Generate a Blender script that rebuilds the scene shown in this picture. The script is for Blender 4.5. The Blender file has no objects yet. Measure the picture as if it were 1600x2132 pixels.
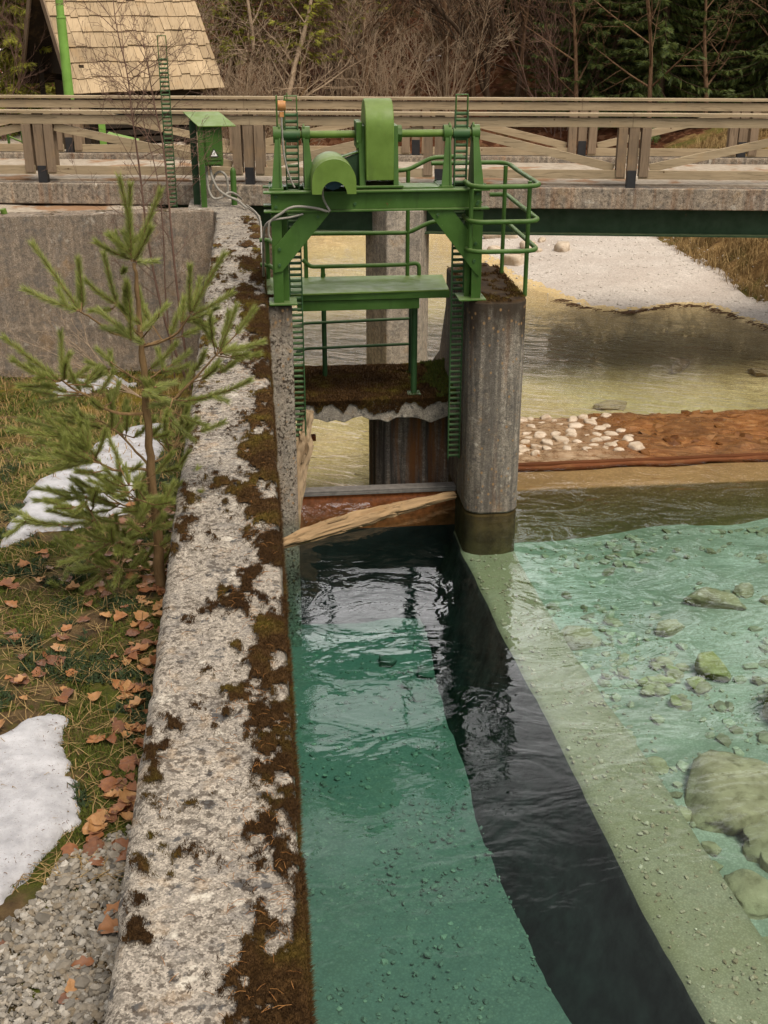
import bpy, bmesh, math, random
import numpy as np
from math import radians as R, sin, cos, pi
from mathutils import Vector, Matrix
random.seed(7); rng = np.random.default_rng(11)
sc = bpy.context.scene; COL = sc.collection

# ---------------------------------------------------------------- camera, world, sun, exposure
cam = bpy.data.cameras.new('camera'); camo = bpy.data.objects.new('camera', cam); COL.objects.link(camo)
cam.sensor_fit = 'VERTICAL'; cam.sensor_height = 24; cam.lens = 27.96; cam.clip_end = 600; cam.clip_start = .05
camo.location = (0, 0, 5.4); camo.rotation_euler = (R(66.6), 0, R(-6)); sc.camera = camo
SUN_EL, SUN_AZ = 60, 150           # azimuth clockwise from +Y
w = bpy.data.worlds.new('World'); sc.world = w; w.use_nodes = True; nt = w.node_tree
sky = nt.nodes.new('ShaderNodeTexSky'); sky.sky_type = 'NISHITA'; sky.sun_disc = False
sky.sun_elevation = R(SUN_EL); sky.sun_rotation = R(SUN_AZ); sky.dust_density = 4; sky.air_density = 1.5
hs = nt.nodes.new('ShaderNodeHueSaturation'); hs.inputs['Saturation'].default_value = .10
nt.links.new(sky.outputs[0], hs.inputs['Color'])
bg = nt.nodes['Background']; bg.inputs[1].default_value = .15
# bright broken cloud over the valley ahead
tc = nt.nodes.new('ShaderNodeTexCoord'); sx = nt.nodes.new('ShaderNodeSeparateXYZ'); nt.links.new(tc.outputs['Generated'], sx.inputs[0])
cn = nt.nodes.new('ShaderNodeTexNoise'); cn.inputs['Scale'].default_value = 2.2; cn.inputs['Detail'].default_value = 5; nt.links.new(tc.outputs['Generated'], cn.inputs['Vector'])
mr = nt.nodes.new('ShaderNodeMapRange'); nt.links.new(sx.outputs[1], mr.inputs[0]); mr.inputs[1].default_value = .74; mr.inputs[2].default_value = .93; mr.inputs[3].default_value = .8; mr.inputs[4].default_value = 8.5
mm = nt.nodes.new('ShaderNodeMath'); mm.operation = 'MULTIPLY_ADD'; nt.links.new(cn.outputs[0], mm.inputs[0]); mm.inputs[1].default_value = .9; mm.inputs[2].default_value = .55
m2 = nt.nodes.new('ShaderNodeMath'); m2.operation = 'MULTIPLY'; nt.links.new(mr.outputs[0], m2.inputs[0]); nt.links.new(mm.outputs[0], m2.inputs[1])
tn = nt.nodes.new('ShaderNodeVectorMath'); tn.operation = 'MULTIPLY'; nt.links.new(hs.outputs[0], tn.inputs[0]); tn.inputs[1].default_value = (1.03, .99, .95)
vs = nt.nodes.new('ShaderNodeVectorMath'); vs.operation = 'SCALE'; nt.links.new(tn.outputs[0], vs.inputs[0]); nt.links.new(m2.outputs[0], vs.inputs['Scale'])
nt.links.new(vs.outputs[0], bg.inputs[0])
sd = bpy.data.lights.new('sun', 'SUN'); sd.energy = 2.1; sd.angle = R(22); sd.color = (1, .87, .70)
so = bpy.data.objects.new('sun', sd); COL.objects.link(so)
so.rotation_euler = (R(90 - SUN_EL), 0, R(180 - SUN_AZ))
so.location = (20, -30, 40)
sc.view_settings.view_transform = 'Standard'; sc.view_settings.look = 'None'
sc.view_settings.exposure = .42; sc.view_settings.gamma = 1
sc.cycles.use_denoising = True
sc.cycles.max_bounces = 6; sc.cycles.diffuse_bounces = 3; sc.cycles.glossy_bounces = 3
sc.cycles.transparent_max_bounces = 12; sc.cycles.volume_bounces = 0
sc.cycles.caustics_reflective = False; sc.cycles.caustics_refractive = False

# ---------------------------------------------------------------- numpy noise
def _h(ix, iy, s):
    n = (ix * 374761393 + iy * 668265263 + s * 974634541) & 0xffffffff
    n = ((n ^ (n >> 13)) * 1274126177) & 0xffffffff
    return ((n ^ (n >> 16)) & 0xffff) / 65535.0
def vnoise(x, y, s=0):
    x = np.asarray(x, float); y = np.asarray(y, float)
    ix = np.floor(x).astype(np.int64); iy = np.floor(y).astype(np.int64)
    fx = x - ix; fy = y - iy; fx = fx * fx * (3 - 2 * fx); fy = fy * fy * (3 - 2 * fy)
    a = _h(ix, iy, s); b = _h(ix + 1, iy, s); c = _h(ix, iy + 1, s); d = _h(ix + 1, iy + 1, s)
    return (a * (1 - fx) + b * fx) * (1 - fy) + (c * (1 - fx) + d * fx) * fy
def fbm(x, y, o=4, s=0):
    x = np.asarray(x, float); y = np.asarray(y, float); v = 0; a = .5; t = 0
    for i in range(o):
        v = v + a * vnoise(x, y, s + i); t += a; a *= .5; x = x * 2.03 + 7.1; y = y * 2.03 + 3.7
    return v / t
def sstep(a, b, x):
    t = np.clip((np.asarray(x, float) - a) / (b - a), 0, 1); return t * t * (3 - 2 * t)
def sdist(px, py, poly, closed=True):
    """signed distance, positive inside (closed) / left of the line (open)"""
    px = np.asarray(px, float); py = np.asarray(py, float)
    P = np.array(poly, float); n = len(P); d = np.full(px.shape, 1e9); ins = np.zeros(px.shape, bool); sg = np.ones(px.shape)
    for i in range(n if closed else n - 1):
        a = P[i]; b = P[(i + 1) % n]; e = b - a; wx = px - a[0]; wy = py - a[1]
        t = np.clip((wx * e[0] + wy * e[1]) / (e @ e), 0, 1)
        dd = np.hypot(wx - t * e[0], wy - t * e[1]); m = dd < d; d = np.where(m, dd, d)
        if closed:
            c = ((a[1] > py) != (b[1] > py)) & (px < (b[0] - a[0]) * (py - a[1]) / (b[1] - a[1] + 1e-12) + a[0]); ins ^= c
        else:
            sg = np.where(m, np.sign(e[0] * wy - e[1] * wx), sg)
    return np.where(ins, d, -d) if closed else d * sg

# ---------------------------------------------------------------- shader helper
class NT:
    def __init__(s, name):
        s.m = bpy.data.materials.new(name); s.m.use_nodes = True; s.t = s.m.node_tree; s.t.nodes.clear()
        s.out = s.t.nodes.new('ShaderNodeOutputMaterial')
    def n(s, typ, out=0, ins=None, **pr):
        nd = s.t.nodes.new('ShaderNode' + typ)
        for k, v in pr.items(): setattr(nd, k, v)
        for k, v in (ins or {}).items():
            i = nd.inputs[k]
            if isinstance(v, bpy.types.NodeSocket): s.t.links.new(v, i)
            else: i.default_value = (v + (1,) if isinstance(v, tuple) and len(v) == 3 and i.type == 'RGBA' else v)
        return nd.outputs[out]
    def pos(s, sx=1, sy=1, sz=1, obj=False, rz=0):
        p = s.n('TexCoord', 3) if obj else s.n('NewGeometry', 0)
        if rz: p = s.n('Mapping', 0, {0: p, 2: (0, 0, rz)})
        return s.n('Mapping', 0, {0: p, 3: (sx, sy, sz)})
    def noise(s, v, sc_, det=4, ro=.55, dist=0, out=0): return s.n('TexNoise', out, {'Vector': v, 'Scale': sc_, 'Detail': det, 'Roughness': ro, 'Distortion': dist})
    def vor(s, v, sc_, out=0, feat='F1', rnd=1.): return s.n('TexVoronoi', out, {'Vector': v, 'Scale': sc_, 'Randomness': rnd}, feature=feat)
    def ramp(s, f, *st):
        nd = s.t.nodes.new('ShaderNodeValToRGB'); s.t.links.new(f, nd.inputs[0]); e = nd.color_ramp.elements
        while len(e) < len(st): e.new(.5)
        for i, (p, c) in enumerate(st):
            e[i].position = p; e[i].color = (c, c, c, 1) if isinstance(c, (int, float)) else tuple(c) + (1,)
        return nd.outputs[0]
    def mix(s, f, a, b, mode='MIX'):
        nd = s.t.nodes.new('ShaderNodeMix'); nd.data_type = 'RGBA'; nd.blend_type = mode; nd.clamp_factor = True
        for i, v in ((0, f), (6, a), (7, b)):
            if isinstance(v, bpy.types.NodeSocket): s.t.links.new(v, nd.inputs[i])
            else: nd.inputs[i].default_value = (tuple(v) + (1,)) if isinstance(v, tuple) else v
        return nd.outputs[2]
    def math(s, op, a, b=0., c=None):
        d = {0: a, 1: b}
        if c is not None: d[2] = c
        return s.n('Math', 0, d, operation=op)
    def island(s): return s.n('NewGeometry', 8)
    def nz(s): return s.n('SeparateXYZ', 2, {0: s.n('NewGeometry', 1)})
    def xyz(s, i): return s.n('SeparateXYZ', i, {0: s.n('NewGeometry', 0)})
    def bump(s, h, st=.5, d=.02): return s.n('Bump', 0, {'Height': h, 'Strength': st, 'Distance': d})
    def done(s, col, rough=.8, nrm=None, **kw):
        ins = {'Base Color': col, 'Roughness': rough}; ins.update(kw)
        if nrm is not None: ins['Normal'] = nrm
        ins.setdefault('Specular IOR Level', .12 if isinstance(rough, float) and rough >= .75 else .35)
        b = s.n('BsdfPrincipled', 0, ins); s.t.links.new(b, s.out.inputs[0]); return s.m
assert True

# ---------------------------------------------------------------- mesh helpers
def tag(o, label=None, cat=None, group=None, kind=None):
    for k, v in (('label', label), ('category', cat), ('group', group), ('kind', kind)):
        if v: o[k] = v
    return o
def link(name, me, parent=None, loc=None):
    o = bpy.data.objects.new(name, me); COL.objects.link(o)
    if parent is not None: o.parent = parent
    if loc is not None: o.location = loc
    return o
def empty(name, loc, label=None, cat=None, group=None):
    o = link(name, None, None, loc); o.empty_display_size = .1; return tag(o, label, cat, group)
def npmesh(name, V, F, mat, smooth=True, mats=None, midx=None):
    V = np.asarray(V, np.float32); me = bpy.data.meshes.new(name)
    if isinstance(F, np.ndarray):
        k = F.shape[1]; nf = len(F)
        me.vertices.add(len(V)); me.vertices.foreach_set('co', V.ravel())
        me.loops.add(nf * k); me.loops.foreach_set('vertex_index', F.astype(np.int32).ravel())
        me.polygons.add(nf); me.polygons.foreach_set('loop_start', np.arange(0, nf * k, k, dtype=np.int32))
    else: me.from_pydata(V.tolist(), [], F)
    for m in (mats or [mat]): me.materials.append(m)
    if midx is not None: me.polygons.foreach_set('material_index', np.asarray(midx, np.int32))
    me.polygons.foreach_set('use_smooth', np.full(len(me.polygons), smooth))
    me.update(calc_edges=True); me.validate(); return me
def gridmesh(name, X, Y, Z, mat, keep=None, smooth=True, mats=None, zone=None):
    ny, nx = X.shape; V = np.stack([X, Y, Z], -1).reshape(-1, 3)
    i = np.arange(ny * nx).reshape(ny, nx)
    F = np.stack([i[:-1, :-1], i[:-1, 1:], i[1:, 1:], i[1:, :-1]], -1).reshape(-1, 4)
    midx = None
    if zone is not None: midx = zone[:-1, :-1].reshape(-1)
    if keep is not None:
        k = (keep[:-1, :-1] & keep[:-1, 1:] & keep[1:, 1:] & keep[1:, :-1]).reshape(-1); F = F[k]
        if midx is not None: midx = midx[k]
        u = np.unique(F); mp = np.zeros(len(V), int); mp[u] = np.arange(len(u)); V = V[u]; F = mp[F]
    return npmesh(name, V, F, mat, smooth, mats, midx)
def grid(x0, x1, y0, y1, st):
    xs = np.linspace(x0, x1, max(2, int(round((x1 - x0) / st)) + 1)); ys = np.linspace(y0, y1, max(2, int(round((y1 - y0) / st)) + 1))
    return np.meshgrid(xs, ys)

class MB:
    """collects shapes for ONE mesh object"""
    def __init__(s): s.V = []; s.F = []; s.n = 0
    def add(s, V, F):
        s.V += [tuple(v) for v in V]; s.F += [tuple(i + s.n for i in f) for f in F]; s.n += len(V); return s
    def box(s, c, d, rot=None, bev=0):
        bm = bmesh.new(); bmesh.ops.create_cube(bm, size=1)
        for v in bm.verts: v.co = Vector((v.co.x * d[0], v.co.y * d[1], v.co.z * d[2]))
        if bev: bmesh.ops.bevel(bm, geom=bm.edges[:], offset=bev, segments=2, affect='EDGES', profile=.7)
        M = Matrix.Translation(c) @ (rot if rot is not None else Matrix())
        bm.verts.index_update(); V = [M @ v.co for v in bm.verts]; F = [[v.index for v in f.verts] for f in bm.faces]; bm.free(); return s.add(V, F)
    def b(s, x0, x1, y0, y1, z0, z1, bev=0): return s.box(((x0 + x1) / 2, (y0 + y1) / 2, (z0 + z1) / 2), (abs(x1 - x0), abs(y1 - y0), abs(z1 - z0)), None, bev)
    def beam(s, a, b, wd, h, up=(0, 0, 1), bev=0):
        a = Vector(a); b = Vector(b); x = (b - a); L = x.length; x.normalize(); y = Vector(up).cross(x).normalized(); z = x.cross(y)
        M = Matrix((x, y, z)).transposed().to_4x4(); return s.box((a + b) / 2, (L, wd, h), M, bev)
    def tube(s, pts, r, n=8, cap=True):
        pts = [Vector(p) for p in pts]; m = len(pts); rr = r if isinstance(r, (list, tuple)) else [r] * m
        V = []; F = []; t0 = (pts[1] - pts[0]).normalized(); u = t0.orthogonal().normalized()
        for i, p in enumerate(pts):
            t = ((pts[min(i + 1, m - 1)] - pts[i]).normalized() + (pts[i] - pts[max(i - 1, 0)]).normalized())
            t = t.normalized() if t.length > 1e-6 else t0
            u = (u - t * u.dot(t)).normalized(); v = t.cross(u)
            for k in range(n): a = 2 * pi * k / n; V.append(p + (u * cos(a) + v * sin(a)) * rr[i])
        for i in range(m - 1):
            for k in range(n): k2 = (k + 1) % n; F.append((i * n + k, i * n + k2, (i + 1) * n + k2, (i + 1) * n + k))
        if cap: F.append(tuple(range(n))[::-1]); F.append(tuple((m - 1) * n + k for k in range(n)))
        return s.add(V, F)
    def prism(s, poly, axis, a0, a1):
        """extrude a closed polygon given in the two other axes along axis"""
        n = len(poly); V = []
        for a in (a0, a1):
            for p, q in poly: V.append({'x': (a, p, q), 'y': (p, a, q), 'z': (p, q, a)}[axis])
        F = [tuple(range(n))[::-1], tuple(range(n, 2 * n))] + [(i, (i + 1) % n, n + (i + 1) % n, n + i) for i in range(n)]
        return s.add(V, F)
    def build(s, name, mat, parent=None, smooth=None, bev=0, loc=None):
        me = bpy.data.meshes.new(name); off = Vector(loc) if loc else Vector()
        me.from_pydata([tuple(Vector(v) - off) for v in s.V], [], s.F); me.materials.append(mat)
        bm = bmesh.new(); bm.from_mesh(me); bmesh.ops.recalc_face_normals(bm, faces=bm.faces)
        bm.to_mesh(me); bm.free(); me.update()
        o = link(name, me, parent)
        if loc: o.location = loc
        if parent is not None: o.matrix_parent_inverse = Matrix.Translation(-parent.location)
        if bev:
            md = o.modifiers.new('bevel', 'BEVEL'); md.width = bev; md.segments = 2; md.limit_method = 'ANGLE'; md.angle_limit = R(40)
        if smooth is not None:
            me.polygons.foreach_set('use_smooth', [True] * len(me.polygons)); me.set_sharp_from_angle(angle=R(smooth))
        return o
def smooth_path(pts, k=6):
    P = [Vector(p) for p in pts]; out = []
    for i in range(len(P) - 1):
        p0 = P[max(i - 1, 0)]; p1 = P[i]; p2 = P[i + 1]; p3 = P[min(i + 2, len(P) - 1)]
        for j in range(k):
            t = j / k; out.append(.5 * (2 * p1 + (p2 - p0) * t + (2 * p0 - 5 * p1 + 4 * p2 - p3) * t * t + (3 * p1 - p0 - 3 * p2 + p3) * t ** 3))
    return out + [P[-1]]
def arc_corner(pts, rad, k=5):
    """polyline with rounded corners (bent pipe)"""
    P = [Vector(p) for p in pts]; out = [P[0]]
    for i in range(1, len(P) - 1):
        a = (P[i - 1] - P[i]); b = (P[i + 1] - P[i]); r = min(rad, a.length * .45, b.length * .45)
        p = P[i] + a.normalized() * r; q = P[i] + b.normalized() * r
        for j in range(k + 1): t = j / k; out.append(p * (1 - t) ** 2 + P[i] * 2 * t * (1 - t) + q * t * t)
    return out + [P[-1]]
def copy_tree(o, parent=None):
    c = o.copy(); COL.objects.link(c)
    if parent is not None: c.parent = parent
    for ch in list(o.children): copy_tree(ch, c)
    return c
# ---------------------------------------------------------------- materials
def concrete(name, base, dark, lichen=.5, moss=.0, streak=0., scale=1., rust=0., sides=0., topz=None):
    t = NT(name); p = t.pos()
    c = t.ramp(t.noise(p, 2.3 * scale, 6, .6), (.3, dark), (.7, base))
    ag = t.vor(p, 150, 1); c = t.mix(.5, c, t.ramp(t.n('SeparateColor', 0, {0: ag}), (.0, (.045, .04, .035)), (.4, (.25, .22, .185)), (.9, (.56, .50, .42))), 'MIX')
    mot = t.noise(p, 24 * scale, 6, .7); c = t.mix(t.ramp(mot, (.47, 0.), (.62, .62)), c, (.115, .10, .082)); mo2 = t.noise(p, 7.5 * scale, 6, .72); c = t.mix(t.ramp(mo2, (.52, 0.), (.64, .6)), c, (.15, .14, .13))
    blot = t.noise(p, 11 * scale, 5, .62); c = t.mix(t.ramp(blot, (.58, 0.), (.64, lichen)), c, (.065, .063, .062))
    pale = t.noise(t.pos(1.1, .9, 1), 6.5 * scale, 6, .68); c = t.mix(t.ramp(pale, (.60, 0.), (.68, .7)), c, (.58, .54, .46))
    och = t.noise(t.pos(1, 1, .9), 4.7 * scale, 6, .65); c = t.mix(t.ramp(och, (.57, 0.), (.72, .45)), c, (.34, .2, .075))
    if streak:
        st = t.noise(t.pos(9, 9, .5), 1.6, 4, .6); c = t.mix(t.ramp(st, (.42, streak), (.62, 0.)), c, (.055, .05, .045))
    if rust:
        ru = t.noise(t.pos(5, 5, .35), 1.4, 4, .6); c = t.mix(t.ramp(ru, (.52, 0.), (.68, rust)), c, (.23, .10, .035))
    if sides:
        bl = t.math('ADD', t.math('MULTIPLY', t.noise(p, 30 * scale, 4, .6), .75), t.math('MULTIPLY', t.noise(p, 5, 3), .28)); c = t.mix(t.ramp(bl, (.55, 0.), (.585, sides)), c, (.035, .024, .016))
    if topz is not None:
        zz = t.math('ADD', t.xyz(2), t.math('MULTIPLY', t.noise(t.pos(3, 3, .8), 2.2, 6, .7), 1.1)); c = t.mix(t.ramp(t.math('MULTIPLY', zz, .25), ((topz + .38) * .25, 0.), ((topz + .78) * .25, .92)), c, (.035, .026, .018))
        c = t.mix(t.ramp(t.vor(t.pos(1, 1, .8), 13, 0), (.10, .8), (.22, 0.)), c, (.30, .18, .085))
    if moss:
        up = t.ramp(t.nz(), (.35, 0.), (.8, 1.)); mo = t.noise(p, 5, 7, .68)
        f = t.math('MULTIPLY', up, t.ramp(mo, (.62 - .3 * moss, 0.), (.70 - .3 * moss, 1.)))
        mc = t.ramp(t.noise(p, 9, 4, .6), (.35, (.022, .013, .007)), (.6, (.05, .03, .012)), (.75, (.10, .085, .014)))
        c = t.mix(f, c, mc)
    h = t.math('ADD', t.math('MULTIPLY', t.vor(p, 150, 0), .5), t.noise(p, 45, 5, .7))
    return t.done(c, .9, t.bump(h, .55, .006))
M = {}
M['wall'] = concrete('lichen_concrete', (.34, .30, .245), (.17, .152, .13), .95, 0, 0, 1., 0., .62)
M['pier'] = concrete('stained_concrete', (.29, .25, .195), (.13, .115, .095), .6, 1.0, .7, 1.2, .3, 0., 2.05)
M['pier_left'] = concrete('spotted_concrete', (.36, .31, .245), (.22, .195, .16), .4, .8, .1, 1.0, .15, .9, 2.2)
M['slab'] = concrete('mossy_concrete', (.36, .33, .27), (.17, .155, .13), .8, 1.5, .2)
M['bridge'] = concrete('bridge_concrete', (.43, .335, .23), (.28, .22, .155), .25, 0, .35, .7, .4, .4)
M['support'] = concrete('streaked_concrete', (.22, .19, .15), (.10, .088, .072), .5, .3, .95, .8, .9)
M['return'] = concrete('brown_concrete', (.34, .235, .145), (.17, .115, .075), .15, .3, .35, .6)
M['pillar'] = concrete('pale_concrete', (.50, .435, .35), (.37, .32, .255), .15, 0, .3, .7)

def paint(name, base, edge=.5, wear=.5):
    t = NT(name); p = t.pos()
    c = t.mix(t.ramp(t.noise(p, 3.2, 6, .65), (.35, 0.), (.7, 1.)), base, tuple(min(1, v * 1.35 + .012) for v in base))
    c = t.mix(t.ramp(t.noise(t.pos(4, 4, .8), 2.2, 5, .6), (.55, 0.), (.75, .45)), c, tuple(v * .45 for v in base))
    up = t.ramp(t.nz(), (.3, 0.), (.9, .55)); c = t.mix(t.math('MULTIPLY', up, t.noise(p, 7, 5, .6)), c, (.22, .25, .13))  # upward faces painted paler: light from above put into the colour
    r = t.ramp(t.noise(p, 13, 7, .75), (.60 + .02 / max(wear, .1), 0.), (.70, min(1, wear * 1.3))); c = t.mix(r, c, (.11, .035, .012))
    c = t.mix(t.ramp(t.noise(p, 41, 5, .7), (.66, 0.), (.70, .7)), c, tuple(min(1, v * 1.6 + .05) for v in base))
    h = t.noise(p, 60, 4, .6)
    return t.done(c, t.ramp(t.noise(p, 8, 4), (.3, .5), (.7, .75)), t.bump(h, .12, .004))
M['green'] = paint('green_paint', (.026, .074, .004))
M['green_light'] = paint('faded_green_paint', (.080, .140, .016), wear=.3)
M['green_dark'] = paint('dark_green_paint', (.006, .026, .006))
M['green_rust'] = paint('rusty_green_paint', (.018, .06, .014), wear=.95)
M['lime'] = paint('lime_green_paint', (.13, .26, .04), wear=.2)
def plain(name, col, rough=.6, var=.25, sc_=8, metal=0., bs=.2):
    t = NT(name); p = t.pos(); n = t.noise(p, sc_, 6, .62)
    c = t.ramp(n, (.3, tuple(v * (1 - var) for v in col)), (.7, tuple(min(1, v * (1 + var)) for v in col)))
    return t.done(c, rough, t.bump(t.noise(p, sc_ * 5, 4), bs, .006), Metallic=metal)
M['rust'] = plain('rusty_steel', (.27, .085, .03), .85, .5, 14)
M['steel'] = plain('weathered_steel', (.15, .14, .13), .6, .3, 12)
M['black'] = plain('black_steel', (.018, .018, .02), .55, .3)
M['blue'] = plain('blue_motor_paint', (.02, .07, .11), .45)
M['cable'] = plain('grey_cable', (.24, .225, .195), .6, .25, 20)
M['orange'] = plain('ochre_plastic', (.42, .20, .07), .5, .3, 14)
M['white'] = plain('white_paint', (.75, .75, .72), .4, .08)
M['red'] = plain('red_glass', (.5, .02, .02), .25, .1)
M['glass'] = plain('dark_glass', (.02, .025, .03), .1, .1)
M['rubber'] = plain('tyre_rubber', (.02, .02, .02), .8, .2)

def wood(name, a, b, sx, sy, sz, rz=0, knots=True):
    t = NT(name); p = t.pos(sx, sy, sz, rz=rz); q = t.pos(rz=rz)
    g = t.noise(p, 6, 7, .7, .5); c = t.ramp(g, (.28, a), (.72, b))
    c = t.mix(t.ramp(t.noise(q, 1.1, 4), (.35, .6), (.65, 0.)), c, tuple(v * .62 for v in a))
    c = t.mix(t.ramp(t.noise(q, 2.7, 5, .6), (.55, 0.), (.75, .4)), c, (.36, .21, .08))
    c = t.mix(t.ramp(t.noise(p, 8.3, 5, .6, .8), (.36, .85), (.44, 0.)), c, tuple(v * .35 for v in a))
    isl = t.island(); c = t.mix(.35, c, t.ramp(isl, (0, tuple(v * .6 for v in b)), (1, tuple(min(1, v * 1.4) for v in b))))
    if knots: c = t.mix(t.ramp(t.vor(q, 3.2, 0), (.03, .8), (.06, 0.)), c, (.06, .03, .012))
    return t.done(c, .8, t.bump(g, .35, .006))
BRZ = -R(9.6)
M['wood_h'] = wood('weathered_rail_wood', (.16, .118, .066), (.42, .335, .22), .3, 4.5, 4.5, -BRZ)
M['wood_v'] = wood('weathered_post_wood', (.11, .08, .055), (.27, .20, .135), 5, 5, .3, -BRZ)
M['wood_dark'] = wood('dark_timber', (.018, .013, .01), (.045, .035, .026), 1, 9, 9)
M['shingle'] = wood('larch_shingle', (.22, .15, .08), (.46, .355, .23), 3.2, .5, .5)
M['drift'] = wood('bare_driftwood', (.15, .10, .06), (.38, .285, .18), 3.5, 3.5, .5)
M['log'] = wood('floating_log_wood', (.10, .062, .034), (.37, .255, .14), .5, 2.6, 3.4, R(-25))
M['sill'] = wood('wet_red_timber', (.07, .024, .01), (.17, .06, .022), .5, 9, 9)

def mossmat(name):
    t = NT(name); p = t.pos(); n = t.noise(p, 3.1, 5, .6)
    c = t.ramp(n, (.34, (.030, .014, .006)), (.50, (.066, .033, .011)), (.60, (.10, .070, .012)), (.70, (.16, .135, .015)))
    c = t.mix(.45, c, t.ramp(t.island(), (0, (.015, .008, .004)), (1, (.12, .068, .025))))
    return t.done(c, .95, t.bump(t.noise(p, 160, 4, .7), .9, .01))
M['moss'] = mossmat('brown_moss')
def islandmat(name, *cols, rough=.85, tr=0., bs=.2):
    t = NT(name); st = [(i / max(1, len(cols) - 1), c) for i, c in enumerate(cols)]
    c = t.ramp(t.island(), *st); p = t.pos()
    c = t.mix(t.ramp(t.noise(p, 40, 4), (.4, .35), (.7, 0.)), c, tuple(v * .55 for v in cols[0]))
    if tr:
        b = t.n('BsdfPrincipled', 0, {'Base Color': c, 'Roughness': rough}); tl = t.n('BsdfTranslucent', 0, {'Color': c})
        m = t.n('MixShader', 0, {0: tr, 1: b, 2: tl}); t.t.links.new(m, t.out.inputs[0]); return t.m
    return t.done(c, rough, t.bump(t.noise(p, 90, 3), bs, .004))
M['pebble'] = islandmat('gravel_stone', (.14, .125, .105), (.30, .275, .235), (.19, .15, .10), (.46, .43, .38), (.10, .092, .08), (.34, .30, .24))
M['pebble_green'] = islandmat('channel_pebble', (.18, .17, .145), (.28, .26, .21), (.14, .135, .12), (.40, .36, .28))
M['pebble_olive'] = islandmat('pool_pebble', (.34, .26, .17), (.48, .41, .30), (.24, .18, .11), (.58, .52, .40))
M['ramp_stone'] = islandmat('wet_ramp_stone', (.09, .032, .009), (.19, .08, .022), (.27, .135, .05), (.13, .05, .015), rough=.25)
M['barstone'] = islandmat('bar_stone', (.50, .46, .41), (.66, .61, .55), (.40, .36, .31), (.72, .68, .62))
M['leaf'] = islandmat('dry_leaf', (.15, .055, .022), (.27, .105, .038), (.20, .075, .03), (.34, .17, .07), tr=.15)
M['straw'] = islandmat('dry_grass', (.24, .155, .065), (.38, .27, .12), (.14, .085, .035))
M['litter'] = islandmat('needle_litter', (.22, .095, .03), (.32, .16, .055))
M['mossblade'] = islandmat('green_moss', (.06, .095, .008), (.13, .16, .013), (.05, .055, .01), (.17, .15, .018), tr=.15)
M['herb'] = islandmat('dark_herb', (.018, .035, .010), (.035, .06, .016), tr=.15)
M['needle'] = islandmat('pine_needle', (.25, .30, .06), (.44, .47, .13), (.16, .21, .045), (.52, .50, .18), rough=.45, tr=.35)
M['spruce'] = islandmat('spruce_needle', (.035, .06, .010), (.075, .11, .016), (.125, .15, .02), rough=.7, tr=.15)
M['fir'] = islandmat('sunlit_conifer', (.20, .21, .02), (.38, .36, .035), (.10, .12, .014), rough=.7, tr=.2)  # sunlight on the conifers is put into this brighter needle colour
def bark(name, a, b):
    t = NT(name); p = t.pos(6, 6, 1.4); n = t.noise(p, 5, 6, .7)
    return t.done(t.ramp(n, (.3, a), (.7, b)), .9, t.bump(n, .5, .01))
M['pinebark'] = bark('pine_bark', (.10, .06, .028), (.24, .155, .075))
M['twig'] = bark('red_twig', (.10, .055, .04), (.20, .13, .10))
M['bark'] = bark('grey_brown_bark', (.075, .042, .024), (.21, .13, .075))
M['bark_pale'] = bark('pale_bark', (.19, .13, .08), (.44, .34, .24))
M['bark_dark'] = bark('dark_bark', (.03, .02, .013), (.08, .053, .034))

def snowmat():
    t = NT('old_snow'); p = t.pos(); n = t.noise(p, 30, 6, .7)
    c = t.ramp(t.noise(p, 6, 6, .65), (.3, (.26, .26, .275)), (.65, (.48, .48, .505)))
    c = t.mix(t.ramp(t.noise(p, 120, 2, .5), (.64, 0.), (.72, .8)), c, (.16, .12, .08))
    return t.done(c, .55, t.bump(n, .6, .012), **{'Subsurface Weight': .0})
M['snow'] = snowmat()

def bankmat():
    t = NT('mossy_bank_soil'); p = t.pos(); n = t.noise(p, 1.7, 7, .65); n2 = t.noise(p, 6, 6, .68)
    c = t.ramp(n2, (.3, (.035, .024, .014)), (.5, (.095, .062, .03)), (.72, (.17, .115, .055)))
    g = t.ramp(t.noise(p, 13, 6, .7), (.3, (.03, .04, .007)), (.7, (.10, .115, .014)))
    c = t.mix(t.ramp(n, (.46, 0.), (.58, .95)), c, g)
    far = t.ramp(t.xyz(1), (0, 0.), (1, 1.)); yl = t.math('MULTIPLY', t.ramp(t.math('MULTIPLY', t.xyz(1), .05), (.56, 0.), (.66, 1.)), t.ramp(t.noise(p, 1.2, 5, .6), (.46, 0.), (.56, .7)))
    c = t.mix(yl, c, t.ramp(n2, (.3, (.10, .065, .012)), (.7, (.26, .19, .02))))
    return t.done(c, .95, t.bump(t.noise(p, 55, 6, .75), .9, .02))
M['bank'] = bankmat()
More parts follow.
